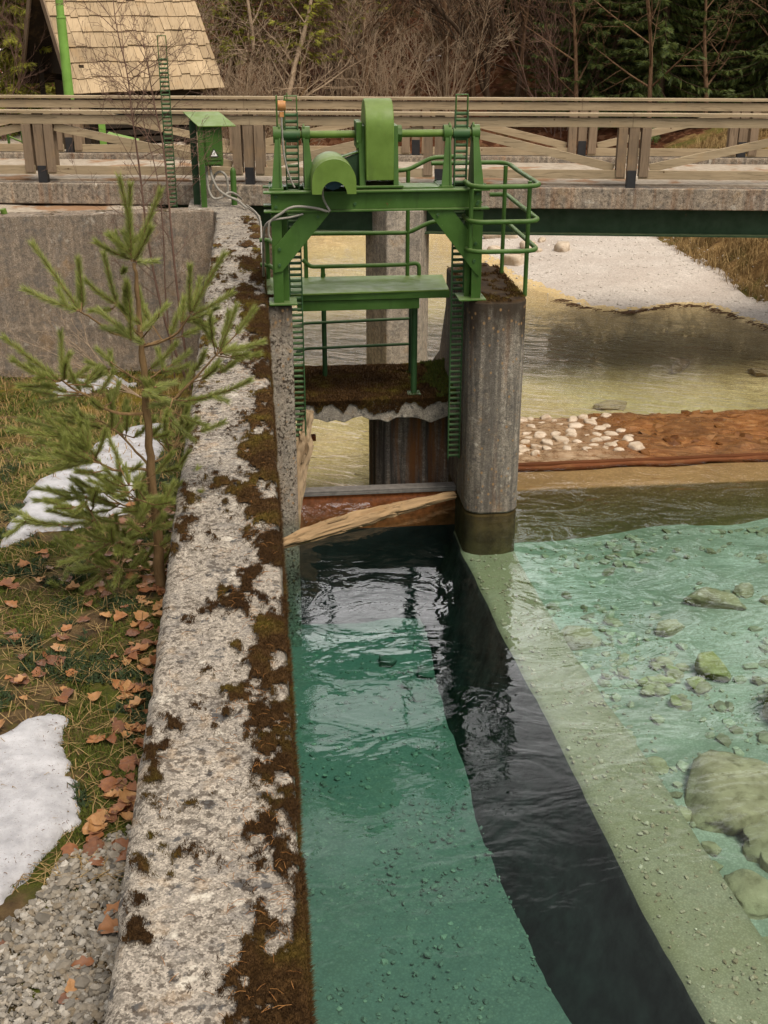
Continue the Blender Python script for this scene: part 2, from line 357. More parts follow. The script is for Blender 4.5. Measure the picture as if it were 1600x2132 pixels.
def gravelbed(name, cols, sc_=42, wet=.9, dark=(.1, .08, .06), warp=.02):
    t = NT(name); p = t.pos(); wv = t.n('VectorMath', 0, {0: p, 1: t.n('VectorMath', 0, {0: t.noise(p, 9, 3, .6, 0, 1), 1: (warp, warp, warp)}, operation='MULTIPLY')}, operation='ADD')
    v = t.n('SeparateColor', 0, {0: t.vor(wv, sc_, 1)}); k = len(cols)
    c = t.ramp(v, *[(i / (k - 1), q) for i, q in enumerate(cols)])
    c2 = t.ramp(t.n('SeparateColor', 1, {0: t.vor(wv, sc_ * .42, 1)}), *[(i / (k - 1), q) for i, q in enumerate(cols)])
    c = t.mix(t.ramp(t.noise(p, 3, 4), (.45, 0.), (.6, .75)), c, c2)
    c = t.mix(.55, c, t.ramp(t.noise(p, 7.5, 7, .72), (.3, cols[2]), (.7, cols[1])))
    c = t.mix(t.ramp(t.noise(p, .8, 6, .62), (.40, .75), (.58, 0.)), c, dark)
    c = t.mix(t.ramp(t.vor(wv, sc_, 0), (.25, 0.), (.6, .32)), c, tuple(x * .5 for x in dark))
    return t.done(c, wet, t.bump(t.vor(wv, sc_, 0), -.3, .02))
M['bed_white'] = gravelbed('white_river_gravel', [(.50, .45, .40), (.66, .60, .54), (.40, .36, .32), (.74, .68, .62)], 26, .95, (.46, .40, .35))
M['bed_tan'] = gravelbed('tan_river_gravel', [(.60, .44, .21), (.74, .59, .34), (.48, .34, .16), (.68, .53, .30), (.80, .68, .44)], 22, .9, (.50, .37, .18))
M['bed_pool'] = gravelbed('pale_pool_bed', [(.44, .40, .33), (.39, .355, .29), (.52, .48, .41), (.30, .255, .19), (.45, .41, .33)], 46, .9, (.25, .24, .18), .05)
M['bed_floor'] = gravelbed('channel_gravel', [(.17, .165, .145), (.23, .22, .185), (.13, .128, .112), (.34, .315, .25), (.20, .17, .13)], 46, .9, (.18, .185, .165), .05)
M['bed_strip'] = gravelbed('submerged_concrete', [(.27, .245, .165), (.37, .34, .235), (.20, .18, .125), (.44, .40, .29), (.31, .24, .16)], 62, .9, (.24, .22, .12), .02)
M['algae'] = plain('dark_algae_concrete', (.032, .033, .032), .8, .75, 4, bs=.8)  # dark algae, with the shade on the wall's side face put into the colour
M['algae_olive'] = plain('olive_algae_concrete', (.075, .055, .02), .8, .6, 5)  # olive algae, with the pier's dark reflection in the water painted in
M['ledge'] = gravelbed('brown_ledge', [(.34, .20, .09), (.42, .27, .12), (.27, .16, .07)], 40, .9, (.24, .15, .07))
M['rock'] = None
def rockmat(name, a, b, c3):
    t = NT(name); p = t.pos(); n = t.noise(p, 4, 7, .65); c = t.ramp(n, (.3, a), (.65, b))
    c = t.mix(t.ramp(t.noise(p, 9, 5, .6), (.5, 0.), (.7, .7)), c, c3)
    return t.done(c, .85, t.bump(t.noise(p, 22, 6, .7), .6, .02))
M['rock'] = rockmat('algae_boulder', (.26, .195, .115), (.45, .35, .225), (.15, .11, .055))
M['rock_dark'] = rockmat('dark_channel_stone', (.08, .085, .07), (.17, .17, .14), (.05, .055, .05))
M['rock_yellow'] = rockmat('yellow_boulder', (.26, .22, .08), (.42, .37, .17), (.17, .14, .05))
M['cobble'] = rockmat('pale_cobble', (.36, .29, .21), (.58, .49, .39), (.27, .17, .09))
def rampmat():
    t = NT('wet_brown_ramp'); p = t.pos(); q = t.pos(1.0, 2.6, 1, rz=R(20)); n = t.noise(q, 3.2, 8, .7, .8)
    c = t.ramp(n, (.28, (.05, .016, .005)), (.46, (.20, .075, .02)), (.60, (.33, .15, .05)), (.74, (.50, .32, .16)))
    c = t.mix(t.ramp(t.noise(p, 1.1, 5), (.4, .5), (.6, 0.)), c, (.09, .05, .02))
    dry = t.math('MULTIPLY', t.ramp(t.math('ADD', t.math('MULTIPLY', t.xyz(0), .1), t.math('MULTIPLY', t.noise(p, 3, 4), .12)), (.46, 1.), (.54, 0.)), .9)
    c = t.mix(dry, c, t.ramp(t.noise(p, 7, 6, .7), (.35, (.16, .085, .035)), (.55, (.36, .25, .15)), (.7, (.5, .39, .27))))
    h = t.math('ADD', n, t.math('MULTIPLY', t.noise(q, 14, 5, .6), .35))
    return t.done(c, t.ramp(t.noise(p, 7, 4), (.35, .16), (.65, .5)), t.bump(h, .9, .05))
M['ramp'] = rampmat()
def hillmat():
    t = NT('leaf_litter_hillside'); p = t.pos(); n = t.noise(p, .9, 8, .75)
    c = t.ramp(n, (.3, (.04, .015, .007)), (.5, (.14, .05, .022)), (.7, (.24, .095, .044)))
    c = t.mix(.6, c, t.ramp(t.n('SeparateColor', 0, {0: t.vor(p, 7, 1)}), (0, (.05, .02, .01)), (.6, (.18, .07, .032)), (1, (.34, .18, .10))))
    c = t.mix(t.ramp(t.noise(p, .33, 6, .6), (.55, 0.), (.66, .85)), c, t.ramp(t.noise(p, 5, 5), (.3, (.03, .04, .008)), (.7, (.075, .08, .015))))
    c = t.mix(t.ramp(t.noise(t.pos(.6, 1, 1.6), .8, 6, .62), (.69, 0.), (.71, 1.)), c, (.72, .73, .76))
    return t.done(c, .95, t.bump(t.noise(p, 7, 7, .75), 1., .25))
M['hill'] = hillmat()
def grassbank():
    t = NT('dry_grass_bank'); p = t.pos(); n = t.noise(p, 5, 7, .7)
    c = t.ramp(n, (.3, (.07, .04, .016)), (.5, (.19, .115, .045)), (.7, (.30, .2, .085)))
    c = t.mix(t.ramp(t.noise(p, 1.2, 4), (.5, 0.), (.65, .8)), c, (.075, .08, .014))
    return t.done(c, .95, t.bump(t.noise(p, 30, 5, .7), .9, .05))
M['grassbank'] = grassbank()
def roadmat():
    t = NT('pale_road_gravel'); p = t.pos(); c = t.ramp(t.noise(p, 8, 7, .7), (.3, (.26, .22, .17)), (.7, (.44, .38, .31)))
    c = t.mix(t.ramp(t.noise(p, 1.5, 5), (.52, 0.), (.6, .8)), c, (.25, .13, .06)); return t.done(c, .95, t.bump(t.noise(p, 40, 4), .5, .02))
M['road'] = roadmat()
def watermat(name, sx, sy, strength, sig, dens, rz=0, calm=None, fine=1.):
    t = NT(name); q = t.pos(sx, sy, 1, rz=rz)
    h = t.math('ADD', t.noise(q, 1.6, 3, .5, .6), t.math('MULTIPLY', t.noise(q, 6.5, 3, .5, .9), .10 * fine))
    st = strength
    if calm is not None: st = calm(t)
    nrm = t.n('Bump', 0, {'Height': h, 'Strength': st, 'Distance': .12})
    fr = t.n('Fresnel', 0, {'IOR': 1.333, 'Normal': nrm})
    g = t.n('BsdfGlossy', 0, {'Roughness': .015, 'Normal': nrm, 'Color': (1, 1, 1)})
    tr = t.n('BsdfTransparent', 0, {})
    t.t.links.new(t.n('MixShader', 0, {0: fr, 1: tr, 2: g}), t.out.inputs[0])
    va = t.n('VolumeAbsorption', 0, {'Color': sig, 'Density': dens}); t.t.links.new(va, t.out.inputs[1])
    return t.m
# ---------------------------------------------------------------- terrain functions
def z_bank(x, y):
    z = 1.92 - .06 * sstep(3, 6, y) - 1.78 * sstep(7.2, 18.6, y)
    return z + .05 * (fbm(x * 1.3, y * 1.3, 4, 3) - .5) - .10 * sstep(-1.2, -4, x) * (y < 12)
SHORE = [(4.3, 60), (4.6, 34), (4.9, 29.5), (5.2, 26.4), (5.5, 24.9), (6.1, 23.3), (6.2, 22.5), (7.16, 22.0), (7.6, 22.2), (8.1, 22.5), (8.7, 22.35), (8.95, 21.65), (9.3, 20.5), (11, 18.6), (16, 16.8), (60, 15.5)]
GRASS = [(9.6, 60), (9.7, 34), (9.75, 27.5), (9.75, 25.5), (9.85, 23.8), (9.95, 22.5), (10.1, 21.6), (10.6, 20.9), (14, 19.6), (60, 18)]
FZ = -.25                                    # level of the water beyond the weir
def z_far(x, y):
    d = sdist(x, y, SHORE, False) + .18 * (fbm(x * 2, y * 2, 3, 5) - .5)
    n = fbm(x * 1.1, y * 1.1, 5, 9) - .5
    bed = -.58 - .40 * np.exp(-((x - 8.5) ** 2 / 9 + (y - 18.6) ** 2 / 3)) + .30 * n - .06 * sstep(24, 20, y) + .36 * sstep(25, 33, y)
    z = np.where(d > 0, FZ + .13 * np.minimum(d, 2.2) + .05 * n, np.maximum(bed, FZ + .16 * d))
    g = sdist(x, y, GRASS, False)
    z = np.where(g > -.4, np.maximum(z, z + .75 * sstep(-.3, 1.8, g) + .35 * np.clip(g, 0, 5) + .35 * (g > 0) * (fbm(x * 3, y * 3, 3, 4) - .5)), z)
    fb = sstep(33.5, 38, y); z = z * (1 - fb) + fb * (1.9 + .5 * n + .42 * np.maximum(0, y - 39) + .6 * (fbm(x * .25, y * .25, 4, 2) - .5))
    lb = sstep(-.9, -1.6, x) * sstep(18.2, 18.6, y); z = z * (1 - lb) + lb * np.maximum(2.35 + .12 * n, z)
    return z
def axis(*seg):
    return np.unique(np.concatenate([np.linspace(a, b, n) for a, b, n in seg]).round(4))
xs = axis((-60, -8, 60), (-8, -1.7, 40), (-1.7, 12, 190), (12, 30, 80), (30, 90, 50)); ys = axis((15.95, 34, 200), (34, 48, 60), (48, 110, 60))
X, Y = np.meshgrid(xs, ys); Z = z_far(X, Y)
zn = np.zeros(X.shape, int)                                              # 0 tan bed, 1 white gravel, 2 grass, 3 hill, 4 road
jit = .25 * (fbm(X * 3, Y * 3, 3, 8) - .5)
zn[Z + jit * .12 > FZ + .035] = 1
zn[sdist(X, Y, GRASS, False) + jit * 1.6 > -.15] = 2
zn[Y + jit * 3 > 34.2] = 3
zn[(X < -1.2) & (Y > 18.2) & (Y < 40)] = 4
zn[(X < -1.2) & (Y >= 33 + jit * 4)] = 3
o = link('ground', gridmesh('ground', X, Y, Z, None, None, True, [M['bed_tan'], M['bed_white'], M['grassbank'], M['hill'], M['road']], zn)); tag(o, kind='structure')

# left bank behind the wall
X, Y = grid(-9, -.35, .5, 18.75, .045); Z = z_bank(X, Y) + .03 * (fbm(X * 9, Y * 9, 3, 12) - .5)
o = link('bank', gridmesh('bank', X, Y, Z, M['bank'])); tag(o, kind='structure')

# pool bed, channel floor, weir ledge
def z_pool(x, y):
    n = fbm(x * 1.2, y * 1.2, 5, 21) - .5
    z = -.80 + .22 * n + .06 * (x - 4)
    return z
X, Y = grid(2.35, 16, -.5, 13.35, .07); PRx = np.interp(Y, [.2, 2.5, 5.2, 5.95, 7.7, 10.1, 12.35], [3.7, 3.5, 3.3, 3.24, 3.12, 2.9, 2.8])
o = link('pool_bed', gridmesh('pool_bed', X, Y, z_pool(X, Y), M['bed_pool'], X > PRx - .2)); tag(o, kind='structure')
X, Y = grid(-.2, 3.4, -.5, 13.2, .07); o = link('channel_bed', gridmesh('channel_bed', X, Y, -1.36 - .032 * np.clip(Y - 3, -2, 10) + .10 * (fbm(X * 2, Y * 2, 4, 33) - .5), M['bed_floor'])); tag(o, kind='structure')
m = MB().prism([(13.12, -.09), (13.75, -.04), (13.75, -1.4), (13.35, -1.4), (13.22, -.62)], 'x', 2.62, 20)
o = m.build('weir_ledge', M['ledge'], None, 30, .02); tag(o, kind='structure')
m = MB().prism([(2.62, 2.0), (2.62, 2.1), (20, 2.1), (20, 2.0)], 'z', -2, -1.9)

# submerged guide wall running from the pier towards the camera
P_L = [(2.20, 12.35), (2.29, 10.2), (2.41, 8.4), (2.49, 6.4), (2.60, 5.3), (2.9, 2.5), (3.1, .2)]
P_R = [(2.80, 12.35), (2.90, 10.1), (3.12, 7.7), (3.24, 5.95), (3.3, 5.2), (3.5, 2.5), (3.7, .2)]
P_B = [(1.80, 12.35), (1.74, 10.2), (1.78, 8.4), (1.90, 6.7), (2.12, 5.3), (2.5, 2.5), (2.8, .2)]
def lerp_line(P, y): P = sorted(P, key=lambda p: p[1]); return np.interp(y, [p[1] for p in P], [p[0] for p in P])
yv = np.linspace(.2, 13.25, 196); jl = .03 * (fbm(yv * 2.2, yv * 0, 4, 41) - .5); jb = .07 * (fbm(yv * 1.7, yv * 0 + 3, 4, 43) - .5)
rows = []
for i, yy in enumerate(yv):
    l = lerp_line(P_L, yy) + jl[i]; r = lerp_line(P_R, yy) - jl[i]; b = lerp_line(P_B, yy) + jb[i]
    prof = [(b - .06, -2.1), (b, -1.36 - .032 * (yy - 3) - .05), (b * .5 + l * .5, -1.15), (l - .02, -.62), (l, -.52)] + [(l + (r - l) * k / 8, -.50) for k in range(1, 8)] + [(r, -.52), (r + .12, -1.1)]
    rows.append(prof)
A = np.array(rows); Xg = A[:, :, 0]; Zg = A[:, :, 1] + .03 * (fbm(Xg * 4, yv[:, None] * 4 + 0 * Xg, 4, 44) - .5); Yg = yv[:, None] + 0 * Xg
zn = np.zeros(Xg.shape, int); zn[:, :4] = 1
root = empty('submerged_guide_wall', (2.6, 12.3, -.5), 'pale gravelly concrete wall lying under the water in line with the pier', 'submerged wall')
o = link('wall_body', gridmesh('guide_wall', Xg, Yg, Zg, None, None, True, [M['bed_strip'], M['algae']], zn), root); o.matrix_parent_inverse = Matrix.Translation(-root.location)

# sloping stone ramp of the weir and its timber sill
X, Y = grid(2.65, 20, 13.72, 16.75, .05)
Z = .035 - .115 * (Y - 13.8) - .25 * sstep(16.1, 16.7, Y) + .10 * (fbm(X * 3.2, Y * 3.2, 5, 51) - .5) + .07 * np.abs(fbm(X * 6, Y * 7, 3, 52) - .5)
Z = np.where(Y < 14.0, np.minimum(Z, .015), Z)
o = link('weir_ramp', gridmesh('weir_ramp', X, Y, Z, M['ramp'])); tag(o, kind='structure')
m = MB(); k = 60; pts = [(2.6 + i * .3, 13.60 + .012 * (i * .3) + .02 * sin(i * 1.3), -.015 + .012 * sin(i * 2.1)) for i in range(k)]
m.tube(pts, [.038 + .008 * sin(i * 1.7) for i in range(k)], 8)
m.beam((2.62, 13.68, 0), (20, 13.86, 0), .07, .05)
o = m.build('weir_sill_beam', M['sill'], None, 50); tag(o, 'reddish wet timber sill along the near foot of the brown stone ramp', 'sill beam')

# water: the near pool (deep green) and the shallow river beyond the weir
def calm(t):      # smooth in the channel, choppier over the pool by the pier
    x = t.xyz(0); y = t.xyz(1)
    a = t.ramp(t.math('MULTIPLY', y, .05), (.42, .22), (.56, .5)); b = t.ramp(t.math('MULTIPLY', x, .2), (.45, .4), (.62, 1.))
    return t.math('MULTIPLY', a, b)
M['water_pool'] = watermat('pool_water', 1.0, 1.5, .2, (.22, .79, .70), .43, 0, calm)
M['water_river'] = watermat('river_water', 1.0, 3.0, .75, (.45, .82, .60), .22, R(28), None, 2.)
m = MB().prism([(-.15, -12), (40, -12), (40, 13.70), (2.5, 13.70), (2.5, 12.93), (-.15, 12.93)], 'z', -3, 0); o = m.build('water', M['water_pool']); tag(o, kind='structure')
m = MB().prism([(-1.6, 12.945), (2.49, 12.945), (2.49, 13.72), (60, 13.72), (60, 60), (-1.6, 60)], 'z', -3, FZ); o = m.build('river_water', M['water_river']); o.name = 'water'; tag(o, kind='structure')
# river bed under the gate and the first metres behind it
X, Y = grid(-1.2, 2.64, 12.95, 16.3, .08); o = link('river_bed', gridmesh('river_bed', X, Y, (-.80 + .25 * (fbm(X, Y, 4, 61) - .5)) * (1 - sstep(14.6, 15.8, Y)) + z_far(X, np.maximum(Y, 15.95)) * sstep(14.6, 15.8, Y) - .01, M['bed_tan'])); tag(o, kind='structure')

# ---------------------------------------------------------------- the long concrete wall
def wall_top(x, y): return 2.5 - .008 * (fbm(x * 30, y * 30, 3, 71) ) - .010 * (fbm(x * 4, y * 4, 3, 72) - .5)
prof = [(-.58, 1.2), (-.58, 1.9), (-.58, 2.2), (-.58, 2.36), (-.58, 2.43)]
prof += [(-.575, 2.455), (-.555, 2.482), (-.53, 2.5)] + [(-.53 + .555 * k / 30, 2.5) for k in range(1, 31)] + [(.042, 2.492), (.052, 2.475), (.056, 2.44), (.056, 2.38), (.056, 2.3), (.056, 2.1), (.056, 1.6), (.056, .8), (.056, .2), (.056, -.2), (.056, -1.9)]
PR = np.array(prof); yv = np.concatenate([np.arange(1.2, 7, .025), np.arange(7, 17.42, .05)])
Xg = PR[None, :, 0] + 0 * yv[:, None]; Zg = PR[None, :, 1] + 0 * Xg; Yg = yv[:, None] + 0 * Xg
edge = np.exp(-((Xg + .26) / .30) ** 8); nn = fbm(Xg * 14 + Zg * 9, Yg * 14, 4, 73) - .5; nb = fbm(Zg * 3 + Xg * 2, Yg * 5, 4, 74) - .5
top = Zg > 2.47
Zg = Zg + np.where(top, -.008 * fbm(Xg * 40, Yg * 40, 2, 71) + .014 * nb, 0)
side = ~top; Xg = Xg + np.where(side & (Xg > 0), .02 * nn + .02 * nb, 0) + np.where(side & (Xg < -.5), .02 * nn + .025 * nb, 0)
root = empty('concrete_wall', (-.26, 8, 0), 'long weathered concrete wall with brown moss along its water side', 'wall')
def child(name, me, root): o = link(name, me, root); o.matrix_parent_inverse = Matrix.Translation(-root.location); return o
child('wall_body', gridmesh('wall_body', Xg, Yg, Zg, M['wall']), root)
m = MB().prism([(.056, 17.4), (.056, 17.55), (-.06, 18.2), (-.22, 18.75), (-.22, 19.4), (-1.02, 19.5), (-1.02, 18.2), (-.66, 18.2), (-.58, 17.9), (-.58, 17.4)], 'z', -1, 2.497)
m.build('wall_end', M['wall'], root, 30, .02)
# moss layer over the wall
def wall_prof_z(x): return np.where(x < .035, 2.5, 2.5 - (np.clip(x - .035, 0, 1) / .03) ** 2 * .03)
def moss_mask(x, y):
    e = sstep(-.26, .0, x); wv = .12 * (fbm(y * 1.6, y * 0, 3, 81) - .5); e = sstep(-.30 + wv, -.02 + wv, x)
    n = .54 * fbm(x * 6, y * 3.4, 5, 82) + .46 * fbm(x * 22, y * 17, 5, 83)
    l = sstep(-.40, -.53, x) * .05
    return n - (.635 - .195 * e - l - .0 * sstep(.0, .045, x) - .02 * sstep(5, 11, y) - .02 * sstep(6.2, 4.2, y) * e)
X, Y = grid(-.56, .064, 1.4, 17.4, .0125); X2, Y2 = X, Y
Mk = moss_mask(X, Y); H = np.where(Mk > 0, .002 + .030 * (1 - np.exp(-np.clip(Mk, 0, 1) * 16)), 0) * (.55 + .9 * fbm(X * 55, Y * 55, 2, 84)) * (.6 + .8 * fbm(X * 9, Y * 9, 3, 85))
Zm = wall_prof_z(X) - .006 + H
mo = child('moss', gridmesh('moss', X, Y, Zm, M['moss'], Mk > .004), root); mo['kind'] = 'stuff'
# hanging moss fringe and fuzzy moss leaves
def blades(pts, h, wd, lean, seedn):
    r = np.random.default_rng(seedn); n = len(pts); a = r.uniform(0, 2 * pi, n); L = h * r.uniform(.5, 1.4, n); W = wd * r.uniform(.6, 1.4, n)
    l = lean * r.uniform(.2, 1.2, n); b = r.uniform(0, 2 * pi, n)
    d = np.stack([np.cos(a), np.sin(a), 0 * a], 1) * W[:, None]; tip = pts + np.stack([np.cos(b) * l * L, np.sin(b) * l * L, L], 1)
    V = np.stack([pts - d, pts + d, tip], 1).reshape(-1, 3); return V, np.arange(3 * n).reshape(-1, 3)
N = 520000; px = rng.uniform(-.56, .064, N); py = 1.9 + (rng.uniform(0, 1, N) ** 1.9) * 13; mk = moss_mask(px, py); k = rng.uniform(0, 1, N) < np.clip(.45 + 12 * mk, 0, 1)
px, py, mk = px[k], py[k], mk[k]; mk = np.maximum(mk, 0); Hh = (.002 + .030 * (1 - np.exp(-mk * 16))) * (.55 + .9 * fbm(px * 55, py * 55, 2, 84)) * (.6 + .8 * fbm(px * 9, py * 9, 3, 85))
V, F = blades(np.stack([px, py, wall_prof_z(px) - .008 + Hh], 1), .014, .0014, .7, 5)
mf = child('moss_fuzz', npmesh('moss_fuzz', V, F, M['moss'], False), root); mf.name = 'moss'; mf['kind'] = 'stuff'
# moss hanging down the water face
n = 60000; py = 1.9 + (rng.uniform(0, 1, n) ** 1.6) * 12; pz = 2.49 - .42 * rng.uniform(0, 1, n) ** 2.2; keep = fbm(py * 3, pz * 5, 4, 88) > .42 + .35 * (2.49 - pz)
py, pz = py[keep], pz[keep]; V, F = blades(np.stack([np.full(len(py), .062), py, pz], 1), .012, .002, 1.2, 6); V[2::3, 0] += .016
mf = child('moss_fringe', npmesh('moss_fringe', V, F, M['moss'], False), root); mf.name = 'moss'; mf['kind'] = 'stuff'
# fallen brown needles on the wall
m = MB(); r = random.Random(3)
for i in range(620):
    x = r.uniform(-.5, .03) if r.random() < .25 else r.uniform(-.22, .03); y = 2.2 + 9 * r.random() ** 1.7; a = r.uniform(0, pi); L = r.uniform(.012, .026)
    z = 2.506 + (.02 if moss_mask(np.array([x]), np.array([y]))[0] > .02 else 0); dx, dy = cos(a) * L, sin(a) * L; c = r.uniform(-.4, .4)
    m.tube([(x - dx, y - dy, z), (x - dy * c * .5, y + dx * c * .5, z + .006), (x + dx, y + dy, z)], .0011, 3, False)
o = m.build('needle_litter', M['litter']); tag(o, kind='stuff')
# return wall on the left
m = MB(); X, Z = np.meshgrid(np.linspace(-9, -.56, 190), np.linspace(-.3, 2.46, 60))
root = empty('return_wall', (-4, 18.2, 0), 'brown plain concrete wall crossing behind the pine tree on the left', 'wall')
Yf = 17.86 + (X + 3.66) * .07 + .018 * (fbm(X * 3, Z * 3, 4, 91) - .5) - .012 * (np.abs(((Z + .1) % .62) - .31) < .012)
child('wall_face', gridmesh('return_face', X, Yf, Z, M['return']), root)
m.prism([(-9, 17.50), (-.56, 18.08), (-.56, 18.45), (-9, 17.9)], 'z', 2.44, 2.49); m.build('wall_top', M['return'], root, None, .012)
PINE_TRUNK=[(-0.727,7.050,1.756),(-0.720,7.050,2.036),(-0.711,7.050,2.322),(-0.721,7.050,2.696),(-0.717,7.050,3.068),(-0.716,7.050,3.388),(-0.714,7.050,3.636),(-0.717,7.050,3.818),(-0.720,7.050,3.972)]
PINE_BR=[([(-0.723,7.050,3.526),(-0.857,7.000,3.567),(-0.949,6.950,3.656),(-1.028,6.900,3.730)],0.009),([(-0.732,7.050,3.557),(-0.807,7.150,3.626),(-0.864,7.250,3.702)],0.007),([(-0.722,7.050,3.538),(-0.758,6.900,3.663),(-0.735,6.750,3.886)],0.006),([(-0.697,7.050,3.475),(-0.528,7.000,3.546),(-0.410,6.950,3.678)],0.01),([(-0.678,7.050,3.487),(-0.603,7.175,3.476),(-0.526,7.300,3.453)],0.007),([(-0.724,7.050,3.513),(-0.642,6.875,3.631),(-0.564,6.700,3.756)],0.006),([(-0.547,7.050,3.140),(-0.415,7.025,3.272),(-0.259,7.000,3.439)],0.01),([(-0.682,7.050,3.119),(-0.595,7.040,3.132),(-0.545,7.030,3.146)],0.011),([(-0.733,7.050,3.249),(-0.836,7.150,3.286),(-0.944,7.250,3.286)],0.007),([(-0.715,7.050,3.249),(-0.636,7.100,3.295),(-0.614,7.150,3.305)],0.007),([(-0.734,7.050,3.056),(-0.921,6.983,3.097),(-1.056,6.917,3.226),(-1.177,6.850,3.338)],0.011),([(-0.732,7.050,2.710),(-0.833,7.100,2.830),(-0.952,7.150,2.937),(-1.041,7.200,2.976)],0.009),([(-0.734,7.050,2.683),(-0.841,6.967,2.733),(-0.929,6.883,2.756),(-1.019,6.800,2.857)],0.01),([(-0.743,7.050,2.408),(-0.868,7.000,2.449),(-1.012,6.950,2.585)],0.008),([(-0.738,7.050,2.394),(-0.914,6.950,2.445),(-1.040,6.850,2.439),(-1.095,6.750,2.619)],0.007),([(-0.693,7.050,2.735),(-0.590,7.150,2.775),(-0.536,7.250,2.900)],0.008),([(-0.708,7.050,2.448),(-0.632,7.175,2.378),(-0.523,7.300,2.348)],0.006),([(-0.716,7.050,2.180),(-0.881,6.950,2.234),(-1.015,6.850,2.301)],0.007),([(-0.717,7.050,2.251),(-0.788,6.875,2.389),(-0.868,6.700,2.417)],0.006),([(-0.721,7.050,2.022),(-0.969,7.100,1.966),(-1.127,7.150,1.994)],0.007),([(-0.714,7.050,2.108),(-0.639,7.200,2.107),(-0.577,7.350,2.169)],0.006),([(-0.715,7.050,3.172),(-0.605,6.900,3.216),(-0.523,6.750,3.236)],0.007),([(-0.715,7.050,2.364),(-0.788,6.875,2.539),(-0.822,6.700,2.680)],0.005),([(-0.728,7.050,2.601),(-0.790,6.875,2.660),(-0.866,6.700,2.721)],0.006)]
